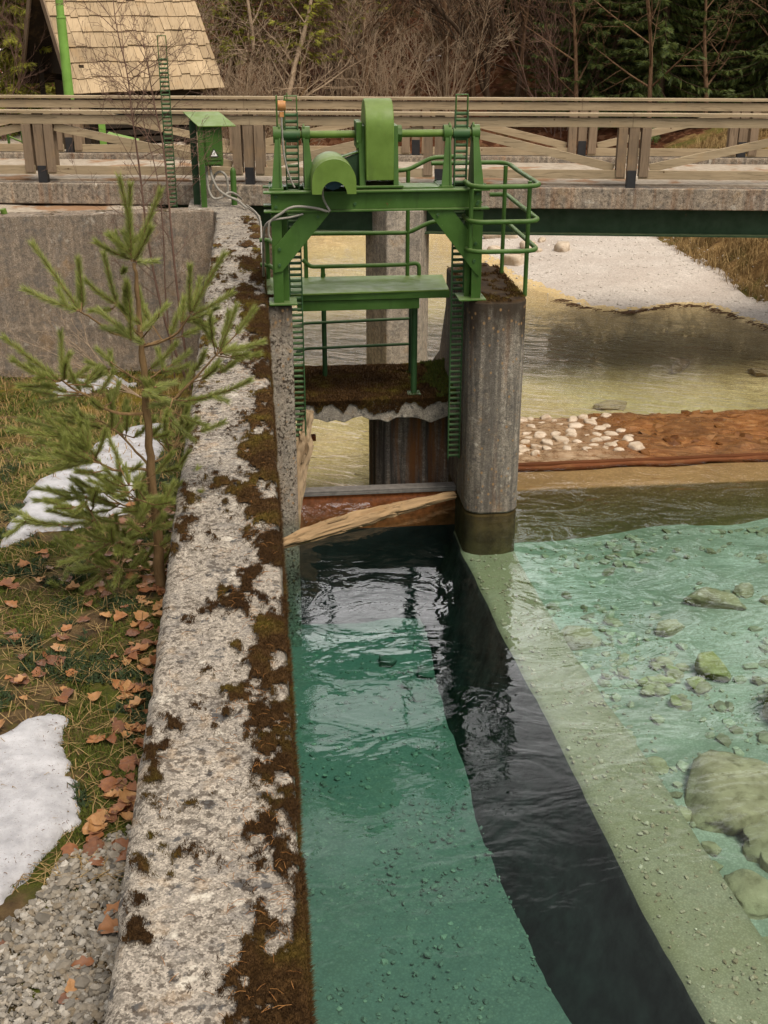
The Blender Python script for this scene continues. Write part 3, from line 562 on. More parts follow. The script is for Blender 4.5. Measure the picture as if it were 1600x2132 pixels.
PINE_SH=[((-0.733,7.050,3.984),(-0.755,6.987,4.463)),((-0.733,7.130,3.992),(-0.702,7.035,4.411)),((-0.702,7.000,4.029),(-0.536,6.975,4.383)),((-0.742,7.150,3.976),(-0.921,7.067,4.090)),((-0.709,6.930,4.008),(-0.589,6.826,4.207)),((-0.753,7.170,4.008),(-0.858,7.146,4.115)),((-0.725,7.200,3.954),(-0.614,7.300,3.931)),((-1.028,6.900,3.730),(-1.265,6.972,4.103)),((-1.031,6.850,3.748),(-1.328,6.914,3.863)),((-1.036,7.000,3.718),(-1.018,6.933,4.014)),((-0.862,7.250,3.689),(-0.912,7.259,3.982)),((-0.865,7.200,3.701),(-1.012,7.146,3.851)),((-0.819,7.250,3.873),(-0.791,7.171,3.913)),((-0.743,6.750,3.783),(-0.729,6.655,3.942)),((-0.744,6.750,3.595),(-0.727,6.681,3.902)),((-0.684,6.700,3.654),(-0.535,6.803,3.776)),((-0.732,6.800,3.593),(-0.916,6.879,3.732)),((-0.717,7.150,3.549),(-0.696,7.224,3.667)),((-0.661,6.750,3.569),(-0.810,6.822,3.637)),((-0.409,6.950,3.690),(-0.388,6.876,3.978)),((-0.402,6.930,3.700),(-0.195,6.884,4.041)),((-0.401,7.000,3.671),(-0.170,7.030,3.785)),((-0.479,7.150,3.580),(-0.455,7.206,3.715)),((-0.410,7.100,3.677),(-0.356,7.185,3.828)),((-0.563,7.300,3.467),(-0.474,7.391,3.659)),((-0.472,7.150,3.592),(-0.258,7.051,3.697)),((-0.252,7.000,3.451),(-0.144,7.025,3.701)),((-0.245,6.950,3.452),(-0.003,6.991,3.496)),((-0.267,7.100,3.436),(-0.361,7.101,3.601)),((-0.419,7.150,3.286),(-0.347,7.073,3.421)),((-0.265,7.150,3.268),(-0.162,7.144,3.344)),((-0.308,6.950,3.190),(-0.084,6.851,3.302)),((-0.253,7.150,3.384),(-0.215,7.254,3.431)),((-0.334,7.000,3.188),(-0.230,7.088,3.104)),((-0.688,7.150,3.307),(-0.525,7.161,3.452)),((-0.628,7.150,3.280),(-0.457,7.102,3.333)),((-0.599,7.100,3.306),(-0.634,7.198,3.407)),((-0.705,6.750,3.304),(-0.561,6.767,3.219)),((-0.634,6.750,3.314),(-0.523,6.842,3.307)),((-0.730,6.850,3.236),(-0.605,6.934,3.243)),((-0.527,6.800,3.220),(-0.648,6.802,3.186)),((-0.944,7.250,3.279),(-1.060,7.229,3.334)),((-0.919,7.250,3.285),(-0.932,7.274,3.375)),((-0.938,7.200,3.287),(-1.013,7.183,3.256)),((-1.060,7.150,3.229),(-0.970,7.069,3.315)),((-1.177,6.850,3.338),(-1.452,6.803,3.612)),((-1.170,6.900,3.359),(-1.168,6.975,3.583)),((-1.202,6.800,3.354),(-1.393,6.690,3.512)),((-1.191,6.850,3.313),(-1.388,6.741,3.348)),((-1.160,6.950,3.294),(-1.038,6.980,3.368)),((-1.083,6.950,3.241),(-1.131,6.897,3.396)),((-1.096,6.950,3.229),(-1.316,6.958,3.171)),((-1.024,7.050,3.233),(-1.116,7.043,3.264)),((-0.953,7.150,2.924),(-0.942,7.112,3.146)),((-1.041,7.200,2.976),(-1.216,7.319,2.995)),((-1.078,7.200,2.977),(-1.295,7.127,3.050)),((-1.072,6.950,2.985),(-1.439,6.929,3.083)),((-1.080,6.900,2.965),(-1.484,6.829,3.056)),((-1.066,6.850,2.918),(-1.296,6.882,3.030)),((-1.040,6.800,2.884),(-1.385,6.746,2.892)),((-1.019,6.800,2.857),(-1.339,6.765,2.806)),((-1.062,6.800,2.897),(-1.054,6.859,3.055)),((-1.018,6.800,2.870),(-0.937,6.757,3.048)),((-1.170,6.750,2.933),(-1.175,6.764,3.017)),((-1.108,6.850,2.855),(-1.490,6.947,2.885)),((-1.072,6.950,2.855),(-1.204,6.854,3.088)),((-1.013,6.750,2.863),(-1.157,6.645,2.921)),((-1.013,6.850,2.851),(-1.085,6.785,3.006)),((-1.041,6.900,2.872),(-1.356,6.964,2.926)),((-1.155,6.850,2.985),(-1.287,6.878,3.108)),((-1.025,6.950,2.586),(-1.399,6.887,2.655)),((-0.946,6.950,2.637),(-0.872,6.909,2.743)),((-0.993,6.900,2.605),(-1.142,6.823,2.723)),((-0.952,6.850,2.730),(-1.116,6.840,2.767)),((-0.866,6.700,2.721),(-0.940,6.590,2.820)),((-0.818,6.700,2.732),(-0.838,6.747,2.818)),((-0.822,6.700,2.680),(-0.925,6.795,2.698)),((-0.803,6.750,2.672),(-0.772,6.859,2.719)),((-1.097,6.850,2.604),(-1.412,6.906,2.567)),((-1.024,6.750,2.482),(-1.348,6.860,2.422)),((-1.083,6.750,2.618),(-1.130,6.634,2.604)),((-1.060,6.750,2.484),(-1.178,6.699,2.565)),((-1.038,6.750,2.470),(-1.129,6.862,2.411)),((-1.338,6.750,2.470),(-1.528,6.816,2.477)),((-1.255,6.750,2.466),(-1.448,6.729,2.525)),((-1.015,6.750,2.455),(-0.961,6.856,2.364)),((-1.454,6.750,2.502),(-1.578,6.779,2.401)),((-1.438,6.800,2.506),(-1.545,6.876,2.518)),((-0.536,7.250,2.900),(-0.480,7.200,3.036)),((-0.567,7.250,2.820),(-0.479,7.176,2.937)),((-0.598,7.250,2.738),(-0.655,7.237,2.828)),((-0.668,6.850,2.967),(-0.574,6.763,3.020)),((-0.748,7.150,2.849),(-0.652,7.122,2.936)),((-0.529,7.300,2.855),(-0.608,7.411,2.916)),((-0.688,7.300,2.428),(-0.564,7.260,2.496)),((-0.656,7.300,2.325),(-0.514,7.182,2.412)),((-0.682,7.350,2.550),(-0.568,7.241,2.616)),((-0.604,7.350,2.546),(-0.498,7.271,2.713)),((-0.696,7.300,2.499),(-0.565,7.368,2.365)),((-0.703,7.350,2.263),(-0.572,7.317,2.212)),((-0.991,6.850,2.300),(-1.112,6.800,2.383)),((-0.967,6.850,2.285),(-0.957,6.753,2.424)),((-0.869,6.850,2.280),(-0.873,6.966,2.353)),((-1.017,6.850,2.287),(-1.165,6.832,2.261)),((-0.892,6.850,2.295),(-0.781,6.780,2.376)),((-0.962,6.800,2.294),(-0.867,6.694,2.284)),((-0.976,7.150,1.942),(-1.080,7.043,2.101)),((-1.129,7.150,1.979),(-1.234,7.070,1.994)),((-0.923,7.150,1.954),(-0.840,7.192,2.047)),((-0.842,7.150,1.979),(-0.744,7.066,2.160)),((-0.955,7.050,2.077),(-0.881,6.940,2.225)),((-1.077,7.150,1.977),(-1.119,7.148,2.082)),((-0.854,7.100,1.945),(-0.944,7.040,1.892)),((-0.794,7.250,2.018),(-0.692,7.369,2.061)),((-0.725,7.300,1.916),(-0.643,7.209,2.059)),((-0.653,7.350,2.039),(-0.577,7.357,2.166)),((-0.833,6.750,2.311),(-0.910,6.816,2.339)),((-1.123,7.150,2.037),(-1.174,7.128,2.152)),((-1.375,7.150,1.859),(-1.350,7.267,1.874)),((-1.365,7.150,1.829),(-1.424,7.145,1.879)),((-0.772,6.700,2.412),(-0.831,6.638,2.509)),((-0.727,6.750,2.415),(-0.646,6.729,2.501))]
# ---------------------------------------------------------------- gate piers, slab, gate
def rounded_front(x0, x1, y0, y1, rad, n=10):
    pts = [(x1, y1), (x0, y1)]
    for k in range(n + 1): a = pi + (pi / 2) * k / n; pts.append((x0 + rad + rad * cos(a), y0 + rad + rad * sin(a)))
    for k in range(n + 1): a = 1.5 * pi + (pi / 2) * k / n; pts.append((x1 - rad + rad * cos(a), y0 + rad + rad * sin(a)))
    return pts
root = empty('gate_pier', (2.5, 13, 0), 'round-nosed dark concrete pier right of the green gate, mossy on top', 'pier')
m = MB().prism(rounded_front(2.215, 2.83, 12.2, 14.0, .2), 'z', .005, 2.45)
ob = m.build('pier_nose', M['pier'], root, 40, .03)
MB().prism(rounded_front(2.217, 2.828, 12.202, 14.0, .2), 'z', -1.9, .005).build('pier_foot', M['algae_olive'], root, 40, .03)
m = MB().prism([(13.98, -1.9), (13.98, 2.42), (14.35, 2.42), (15.2, 1.1), (16.4, .5), (17.0, -1.2), (17.0, -1.9)], 'x', 2.33, 2.78); m.build('pier_tail', M['pier'], root, None, .03)
n = 9000; px = rng.uniform(2.22, 2.83, n); py = rng.uniform(12.2, 14, n); k = (fbm(px * 5, py * 4, 4, 95) > .5 - .25 * sstep(12.7, 12.2, py) - .2 * sstep(2.7, 2.83, px) - .2 * sstep(2.35, 2.22, px)) & ~(((px < 2.38) | (px > 2.66)) & (py < 12.38))
V, F = blades(np.stack([px[k], py[k], np.full(k.sum(), 2.448)], 1), .022, .006, .9, 9); mf = child('moss', npmesh('pier_moss', V, F, M['moss'], False), root); mf['kind'] = 'stuff'

root = empty('gate_pier', (.1, 13, 0), 'narrow spotted concrete pier joined to the mossy long wall', 'pier')
m = MB().prism(rounded_front(-.2, .33, 12.3, 17.0, .06, 4), 'z', -1.9, 2.44); m.build('pier_body', M['pier_left'], root, 40, .02)
n = 3500; px = rng.uniform(.05, .33, n); py = rng.uniform(12.3, 13.2, n); k = fbm(px * 6, py * 6, 3, 96) > .4
V, F = blades(np.stack([px[k], py[k], np.full(k.sum(), 2.438)], 1), .02, .006, .9, 10); mf = child('moss', npmesh('pier_moss2', V, F, M['moss'], False), root); mf['kind'] = 'stuff'

# mossy concrete slab between the piers
X, Y = grid(.31, 2.36, 13.02, 14.45, .03)
root = empty('walkway_slab', (1.3, 13.6, 1), 'dark mossy concrete slab spanning between the piers under the steel platform', 'concrete slab')
m = MB()
rg = random.Random(5); bot = [(.31 + i * .1, .90 + .035 * rg.uniform(-1, 1) + .03 * sin(i * 1.1)) for i in range(21)]
m.prism([(.31, 1.13)] + bot + [(2.34, 1.13)], 'y', 13.02, 14.45)
m.build('slab_body', M['slab'], root, None, .012)
m = MB().prism([(1.31, 14.3), (1.305, 13.9), (1.345, 13.70), (1.44, 13.60), (1.58, 13.56), (2.34, 13.50), (2.34, 14.3)], 'z', -1.6, .905); m.build('support_wall', M['support'], root, 30, .01)
Zs = 1.132 + .028 * fbm(X * 6, Y * 6, 4, 97) + .09 * sstep(2.05, 2.33, X) * fbm(X * 4, Y * 4, 3, 98) - .03 * sstep(13.1, 13.02, Y)
mo = child('moss', gridmesh('slab_moss', X, Y, Zs, M['moss']), root); mo['kind'] = 'stuff'
n = 26000; px = rng.uniform(.34, 2.33, n); py = 13.0 + 1.42 * rng.uniform(0, 1, n); pz = 1.135 + .02 * fbm(px * 6, py * 6, 4, 97) + .09 * sstep(2.05, 2.33, px) * fbm(px * 4, py * 4, 3, 98)
fr = rng.uniform(0, 1, n) < .35; drip = .03 + .34 * np.clip(fbm(px * 8, px * 0, 3, 99) - .25, 0, 1) ** 1.3; py = np.where(fr, 13.005, py); pz = np.where(fr, 1.14 - rng.uniform(0, 1, n) ** 1.3 * drip, pz)
V, F = blades(np.stack([px, py, pz], 1), .022, .006, .8, 11); mf = child('moss_fuzz', npmesh('slab_fuzz', V, F, M['moss'], False), root); mf.name = 'moss'; mf['kind'] = 'stuff'
g = (px > 1.75) & ~fr & (fbm(px * 3, py * 3, 3, 100) + .5 * sstep(1.8, 2.25, px) > .62)
V, F = blades(np.stack([px, py, pz + .012], 1)[g], .035, .008, .8, 12); mf = child('green_moss', npmesh('slab_green', V, F, M['mossblade'], False), root); mf['kind'] = 'stuff'

# gate leaf: rusty skin plate hanging into the water
root = empty('sluice_gate_leaf', (1.27, 12.95, 0), 'rusty steel gate plate standing in the water between the piers', 'sluice gate')
MB().b(.335, 2.21, 12.92, 12.945, -.42, .06).build('skin_plate', M['rust'], root); MB().b(.335, 2.21, 12.915, 12.945, -1.7, -.422).build('lower_plate', M['black'], root)
m = MB().b(.335, 2.21, 12.90, 13.04, .06, .085).b(.335, 2.21, 12.90, 12.918, .02, .06); m.build('top_channel', M['steel'], root, None, .006)
MB().b(.335, 2.21, 12.945, 13.05, -.5, -.42).b(.335, 2.21, 12.945, 13.05, -1.1, -1.02).b(.335, 2.21, 12.945, 13.05, -1.65, -1.57).build('stiffener', M['rust'], root)
MB().b(.33, .62, 14.0, 14.1, .31, .37).build('bracket', M['rust'], root)

# driftwood
def woody(name, pts, rad, mat, seed, label, cat, squash=1.):
    P = smooth_path(pts, 14); k = len(P); n = 26; V = []; F = []; rr = np.interp(np.linspace(0, 1, k), np.linspace(0, 1, len(rad)), rad)
    T = (P[-1] - P[0]).normalized(); u = T.orthogonal().normalized(); v = T.cross(u)
    for i, p in enumerate(P):
        for j in range(n):
            a = 2 * pi * j / n; q = rr[i] * (1 + .42 * (float(fbm(np.array([j * .9]), np.array([i * .07 + seed]), 3, seed)[0]) - .5) * 2 + .16 * (float(vnoise(np.array([j * 1.7]), np.array([i * .25]), seed)) - .5) * 2 - .30 * (j in (5, 12, 17)))
            V.append(p + u * cos(a) * q + v * sin(a) * q * squash)
    for i in range(k - 1):
        for j in range(n): j2 = (j + 1) % n; F.append((i * n + j, i * n + j2, (i + 1) * n + j2, (i + 1) * n + j))
    F += [tuple(range(n))[::-1], tuple((k - 1) * n + j for j in range(n))]
    m = MB().add(V, F); rs = random.Random(seed)
    for i in range(34):
        j = rs.randrange(2, k - 8); a = rs.uniform(0, 2 * pi); L = rs.randint(3, 7); e = [P[min(j + q_, k - 1)] + (u * cos(a) + v * sin(a) * squash) * rr[min(j + q_, k - 1)] * (.93 + .05 * q_ * (q_ == L)) for q_ in range(L + 1)]
        m.tube(e, [.004] + [rs.uniform(.008, .016)] * (L - 1) + [.002], 5)
    o = m.build(name, mat, None, 35); tag(o, label, cat); return o
woody('driftwood_log', [(.10, 11.63, .0), (.55, 11.88, .04), (1.1, 12.16, .06), (1.6, 12.4, .07), (2.16, 12.68, .06)], [.035, .082, .088, .084, .072, .052, .04], M['log'], 3, 'split orange-brown log floating across the water in front of the gate', 'log')
woody('driftwood_branch', [(.265, 12.47, -.25), (.29, 12.5, .1), (.335, 12.56, .45), (.42, 12.62, .72), (.43, 12.66, .92), (.465, 12.70, 1.15)], [.085, .085, .10, .085, .09, .07, .075], M['drift'], 8, 'bare upright broken branch leaning against the narrow pier', 'branch')

# ---------------------------------------------------------------- hoist frame with its drive
G = M['green']; root = empty('sluice_hoist', (1.24, 12.6, 2.45), 'green painted steel sluice hoist with gear housing and two toothed racks', 'sluice hoist')
for x0, s in ((.145, 1), (2.325, -1)):
    m = MB(); m.b(x0, x0 + s * .105, 12.33, 12.342, 2.46, 3.37).b(x0, x0 + s * .012, 12.342, 12.50, 2.46, 3.37).b(x0, x0 + s * .105, 12.50, 12.512, 2.46, 3.37)
    m.b(x0 + s * .105, x0 + s * .165, 12.42, 12.432, 2.46, 3.37).b(x0 - s * .05, x0 + s * .24, 12.26, 12.58, 2.445, 2.462)
    m.build('post', G, root, None, .004)
m = MB()
for y in (12.34, 12.74):
    m.b(.152, 2.305, y, y + .014, 3.405, 3.575).b(.075, 2.38, y - .055, y + .07, 3.575, 3.592).b(.075, 2.38, y - .055, y + .07, 3.388, 3.405)
for x in (.16, .7, 1.3, 1.85, 2.29): m.b(x, x + .012, 12.356, 12.74, 3.41, 3.57)
m.build('crossbeam', G, root, None, .003)
m = MB().b(.60, 1.96, 12.40, 12.70, 3.593, 3.605); m.build('base_plate', G, root)
for pts in ([(.47, 3.386), (.75, 3.386), (.24, 2.79), (.158, 2.775), (.165, 3.03)], [(1.735, 3.386), (2.0, 3.386), (2.295, 3.02), (2.295, 2.69), (2.245, 2.74)]):
    MB().prism(pts, 'y', 12.312, 12.328).build('knee_brace', G, root, None, .003)
for x, z in ((.215, 2.86), (.22, 3.02), (2.24, 2.86), (2.25, 3.04), (.2, 3.44), (.2, 3.54), (2.26, 3.44), (2.26, 3.54), (1.0, 3.46), (.62, 3.34), (1.85, 3.34), (2.27, 3.46)):
    yb = 12.312 if z < 3.38 else 12.34
    MB().tube([(x, yb + .002, z), (x, yb - .016, z)], .017, 6).build('bolt', M['green_rust'], root)
# bearing brackets, one each side of each rack
for xb, xi in ((.205, 1), (.475, -1), (1.90, 1), (2.235, -1)):
    pass
for xc in (.385, 2.122):
    for s in (-1, 1):
        m = MB(); xa = xc + s * .115; xo = xc + s * .22
        m.prism([(12.42, 3.61), (12.80, 3.61), (12.66, 4.19), (12.62, 4.215), (12.57, 4.19)], 'x', xa, xa + s * .016)
        m.add([(xo, 12.44, 3.61), (xa + s * .016, 12.44, 3.61), (xa + s * .016, 12.57, 4.17), (xa + s * .045, 12.57, 4.17), (xo, 12.456, 3.61), (xa + s * .016, 12.456, 3.61), (xa + s * .016, 12.586, 4.17), (xa + s * .045, 12.586, 4.17)],
              [(0, 1, 2, 3), (7, 6, 5, 4), (0, 3, 7, 4), (1, 5, 6, 2), (0, 4, 5, 1), (3, 2, 6, 7)])
        m.b(xa - s * .012, xo + s * .03, 12.40, 12.82, 3.594, 3.61)
        m.tube([(xa - s * .01, 12.62, 4.11), (xa + s * .07, 12.62, 4.11)], .082, 16)
        bb_ = m.build('bearing_bracket', G, root, 35)
        for yq in (12.43, 12.79): MB().tube([(xo + s * .012, yq, 3.61), (xo + s * .012, yq, 3.628)], .012, 6).build('bolt', M['green_rust'], bb_)
m = MB().tube([(.28, 12.62, 4.11), (2.23, 12.62, 4.11)], .037, 16); shf = m.build('shaft', M['green_light'], root, 40)
for xc in (.385, 2.122): MB().tube([(xc - .085, 12.62, 4.11), (xc + .085, 12.62, 4.11)], .056, 12).build('pinion', M['green_rust'], shf, 40)
# racks
def rack(xc, y, z0, z1, ztop, parent, nm='rack', fade=None):
    m = MB()
    for s in (-1, 1): m.b(xc + s * .063 - .006, xc + s * .063 + .006, y - .03, y + .03, z0, z1)
    z = z0 + .03
    while z < z1 - .02: m.tube([(xc - .058, y, z), (xc + .058, y, z)], .0165, 8); z += .062
    r = m.build(nm, M['green_rust'], parent, 40)
    m = MB()
    for s in (-1, 1): m.b(xc + s * .060 - .006, xc + s * .060 + .006, y - .02, y + .02, z1, ztop)
    m.b(xc - .066, xc + .066, y - .02, y + .02, ztop, ztop + .012); m.build('stop_bracket', M['green'], r, None, .004)
    return r
rack(.385, 12.62, .55, 4.33, 4.475, root); rack(2.122, 12.62, .55, 4.33, 4.475, root)
# gear housing: rounded drum casing round the shaft
prof = [(12.37, 3.68), (12.37, 4.10)] + [(12.65 - .28 * cos(a), 4.17 + .28 * sin(a)) for a in np.linspace(.12, pi - .12, 18)] + [(12.93, 4.10), (12.93, 3.68)]
MB().prism(prof, 'x', 1.118, 1.402).build('gear_housing', M['green_light'], root, 30, .008)
m = MB()
for x0, x1 in ((1.055, 1.118), (1.402, 1.455)):
    m.prism([(12.40, 3.62), (12.90, 3.62), (12.74, 4.2), (12.50, 4.2)], 'x', x0, x1)
m.b(1.01, 1.50, 12.38, 12.92, 3.606, 3.622).b(1.01, 1.50, 12.36, 12.39, 3.606, 3.63); hst = m.build('housing_stand', G, root, None, .006)
for x in (1.03, 1.455): MB().tube([(x, 12.62, 4.11), (x + .05, 12.62, 4.11)], .085, 8).build('bearing', G, hst, 30, .004)
MB().b(1.03, 1.055, 12.46, 12.60, 4.03, 4.06).b(1.03, 1.09, 12.47, 12.77, 3.98, 4.24).build('bearing_block', G, hst, None, .01)
# motor under its arched cover
xm, zm = .774, 3.718
outer = [(xm - .218, 3.60), (xm - .218, zm)] + [(xm - .218 * cos(a), zm + .218 * sin(a)) for a in np.linspace(.1, pi - .1, 22)] + [(xm + .218, zm), (xm + .218, 3.60)]
inner = [(xm + .125, 3.60)] + [(xm + .125 * cos(a), 3.60 + .125 * sin(a)) for a in np.linspace(.1, pi - .1, 16)] + [(xm - .125, 3.60)]
MB().prism(outer + inner, 'y', 12.045, 12.055).build('motor_cover', M['green_light'], root, 30); mcov = root.children[-1]
m = MB(); k = len(outer)
o2 = [(xm + (x - xm) * .96, z if z < 3.61 else zm + (z - zm) * .96) for x, z in outer]
m.prism(outer + o2[::-1], 'y', 12.056, 12.70); ob = m.build('cover_shell', M['green_light'], mcov, 40)
m = MB().tube([(xm, 12.27, 3.72), (xm, 12.62, 3.72)], .11, 20).tube([(xm, 12.255, 3.72), (xm, 12.27, 3.72)], .06, 16)
for k in range(12): a = 2 * pi * k / 12; m.beam((xm + .115 * cos(a), 12.30, 3.72 + .115 * sin(a)), (xm + .115 * cos(a), 12.60, 3.72 + .115 * sin(a)), .012, .012)
m.build('motor', M['blue'], mcov, 40)
m = MB().prism([(.86, 3.62), (1.06, 3.62), (1.06, 3.94), (.90, 3.88)], 'y', 12.50, 12.56); m.build('belt_guard', M['green_dark'], root, None, .004)
m = MB().beam((.88, 12.53, 3.90), (1.06, 12.53, 3.955), .10, .012); m.build('guard_lid', G, root)
# cables of the motor
MB().tube(smooth_path([(.665, 12.15, 3.64), (.67, 12.22, 3.55), (.70, 12.27, 3.47), (.735, 12.26, 3.41), (.715, 12.26, 3.398)]), .011, 8).build('cable', M['cable'], root, 60)
MB().tube(smooth_path([(.71, 12.262, 3.40), (.6, 12.25, 3.435), (.43, 12.25, 3.455), (.33, 12.25, 3.44), (.25, 12.26, 3.39), (.16, 12.27, 3.33), (.07, 12.4, 3.2), (.05, 12.8, 2.75), (.05, 13.4, 2.53), (.045, 15, 2.515), (.04, 17.2, 2.52), (-.14, 18.3, 2.53)]), .013, 8).build('cable', M['cable'], root, 60)
MB().tube(smooth_path([(.47, 12.30, 3.372), (.33, 12.27, 3.345), (.2, 12.27, 3.33), (.13, 12.28, 3.30), (.115, 12.29, 3.18), (.14, 12.30, 3.12)]), .011, 8).build('cable', M['cable'], root, 60)
# limit switch beside the left rack
m = MB().tube([(.255, 12.62, 4.39), (.335, 12.62, 4.39)], .052, 14); lsw = m.build('limit_switch', M['orange'], root, 40, .006)
MB().b(.27, .315, 12.59, 12.64, 4.28, 4.335).build('switch_plug', M['orange'], lsw, None, .006)
MB().b(.236, .252, 12.60, 12.63, 3.62, 4.49).b(.30, .312, 12.60, 12.63, 4.12, 4.33).b(.31, .40, 12.605, 12.625, 4.435, 4.45).b(.345, .355, 12.605, 12.625, 4.45, 4.51).build('switch_bracket', G, root, None, .003)
MB().tube(smooth_path([(.29, 12.585, 4.28), (.292, 12.58, 4.15), (.30, 12.57, 3.95), (.33, 12.56, 3.78), (.37, 12.55, 3.66), (.40, 12.54, 3.60)]), .010, 8).build('cable', M['cable'], root, 60)

# ---------------------------------------------------------------- steel platform with its back railing and support
PG = M['green']; root = empty('steel_platform', (1.2, 13.2, 2.4), 'flat green steel platform behind the hoist posts with pipe railings', 'platform')
m = MB().prism([(.035, 12.78), (.31, 12.74), (2.06, 12.80), (2.10, 13.56), (.045, 13.6)], 'z', 2.438, 2.452); m.build('deck_plate', M['green_light'], root)
m = MB().b(.33, 2.07, 12.80, 12.815, 2.36, 2.438).b(.33, 2.07, 13.52, 13.535, 2.36, 2.438).b(.40, 1.74, 12.83, 12.91, 2.24, 2.35); m.build('edge_beam', PG, root, None, .004)
def pipe(pts, nm, r=.024, rad=.07, mat=None): return MB().tube(arc_corner(pts, rad), r, 10).build(nm, mat or PG, root, 60)
yb = 13.56
pipe([(.56, yb - .02, 2.95), (1.70, yb, 2.935), (1.95, yb, 3.05), (2.10, yb, 3.06)], 'rail')
pipe([(1.57, yb, 3.62), (1.70, yb, 3.63), (1.96, yb, 3.755), (2.30, yb, 3.765)], 'rail')
pipe([(.50, yb - .02, 2.66), (.58, yb - .01, 2.575), (1.66, yb, 2.575), (1.83, yb, 2.595), (1.83, yb, 2.45)], 'rail')
pipe([(.02, yb, 2.885), (.12, yb, 2.885), (.19, yb - .25, 2.885), (.19, yb - .5, 2.885)], 'rail'); pipe([(.02, yb, 2.61), (.12, yb, 2.60), (.19, yb - .25, 2.60)], 'rail')
for x, z1 in ((1.695, 3.62), (.535, 2.94), (.105, 2.88), (.725, 2.57)): MB().tube([(x, yb, 2.45), (x, yb, z1)], .024, 10).build('rail_post', PG, root, 60)
MB().tube([(1.735, 13.2, 1.15), (1.735, 13.2, 2.36)], .036, 12).b(1.66, 1.81, 13.12, 13.28, 1.145, 1.16).build('support_post', M['green_rust'], root, 50)
MB().tube([(.75, 14.0, 1.14), (.75, 14.0, 2.4)], .03, 10).build('support_post', M['green_rust'], root, 50)
MB().tube([(1.80, 14.0, 1.14), (1.80, 14.0, 2.2)], .03, 10).build('support_post', M['green_dark'], root, 50)
pipe([(.40, 13.4, 1.93), (.52, 13.95, 1.82), (1.80, 14.0, 1.835)], 'rail', .018, .05, M['green_rust']); pipe([(.40, 13.4, 1.62), (.52, 13.95, 1.51), (1.80, 14.0, 1.52)], 'rail', .018, .05, M['green_rust'])

# guard railing curving round the right pier
root = empty('guard_railing', (2.5, 12.5, 2.45), 'green pipe railing bent round the top of the round-nosed pier', 'railing')
def loop(z, xr, y0, yb2, xe): return arc_corner([(xe, yb2, z + .03), (xr - .03, yb2, z + .03), (xr, yb2 - .4, z), (xr, y0, z), (2.16, y0 - .0, z), (2.155, y0 + .4, z)], .2, 8)
MB().tube(loop(3.64, 2.875, 12.10, 13.75, 1.98), .025, 10).build('rail', PG, root, 60)
MB().tube(loop(3.285, 2.885, 12.13, 13.75, 2.66), .025, 10).build('rail', PG, root, 60)
MB().tube(loop(2.985, 2.885, 12.13, 13.65, 2.80), .025, 10).build('rail', PG, root, 60)
for x, y, z1 in ((2.83, 12.46, 3.64), (2.79, 13.54, 3.66), (2.18, 12.24, 3.62)):
    MB().tube([(x, y, 2.44 if x > 2.5 else 2.97), (x, y, z1)], .024, 10).build('rail_post', PG, root, 60)

# ---------------------------------------------------------------- bridge
ang = -R(9.6); bd = Vector((cos(ang), sin(ang), 0)); bn = Vector((-sin(ang), cos(ang), 0)); BO = Vector((1.9, 18.80, 0))
def BP(s, d, z): p = BO + bd * s + bn * d; return Vector((p.x, p.y, z))
BR = Matrix.Rotation(ang, 4, 'Z')
root = empty('foot_bridge', (1.9, 18.8, 2.4), 'pale concrete deck of the footbridge on a dark green steel girder', 'bridge')
def bbox(m, s0, s1, d0, d1, z0, z1, bev=0): return m.box(BP((s0 + s1) / 2, (d0 + d1) / 2, (z0 + z1) / 2), (s1 - s0, d1 - d0, z1 - z0), BR, bev)
bbox(MB(), -16, 16, 0, 3.2, 2.385, 2.70).build('deck_slab', M['bridge'], root, None, .015)
bbox(MB(), -16, 16, 2.84, 3.18, 2.705, 2.82).build('curb', M['bridge'], root, None, .015)
bbox(MB(), -16, 16, .32, 2.8, 2.702, 2.725).build('path_surface', M['road'], root)
for d in (.28, 2.6):
    m = MB(); bbox(m, -16, 16, d, d + .02, 1.98, 2.384); bbox(m, -16, 16, d - .14, d + .16, 1.955, 1.98); bbox(m, -16, 16, d - .14, d + .16, 2.365, 2.384); m.build('girder', M['green_dark'], root)
root = empty('bridge_pillar', (2.1, 18.8, 0), 'pale square concrete pillar under the bridge girder behind the gate', 'pillar')
m = MB().prism([(1.73, 19.35), (1.995, 18.62), (2.53, 18.55), (2.75, 19.2), (2.4, 19.9)], 'z', -1.6, 2.36); m.build('pillar_shaft', M['pillar'], root, None, .02)

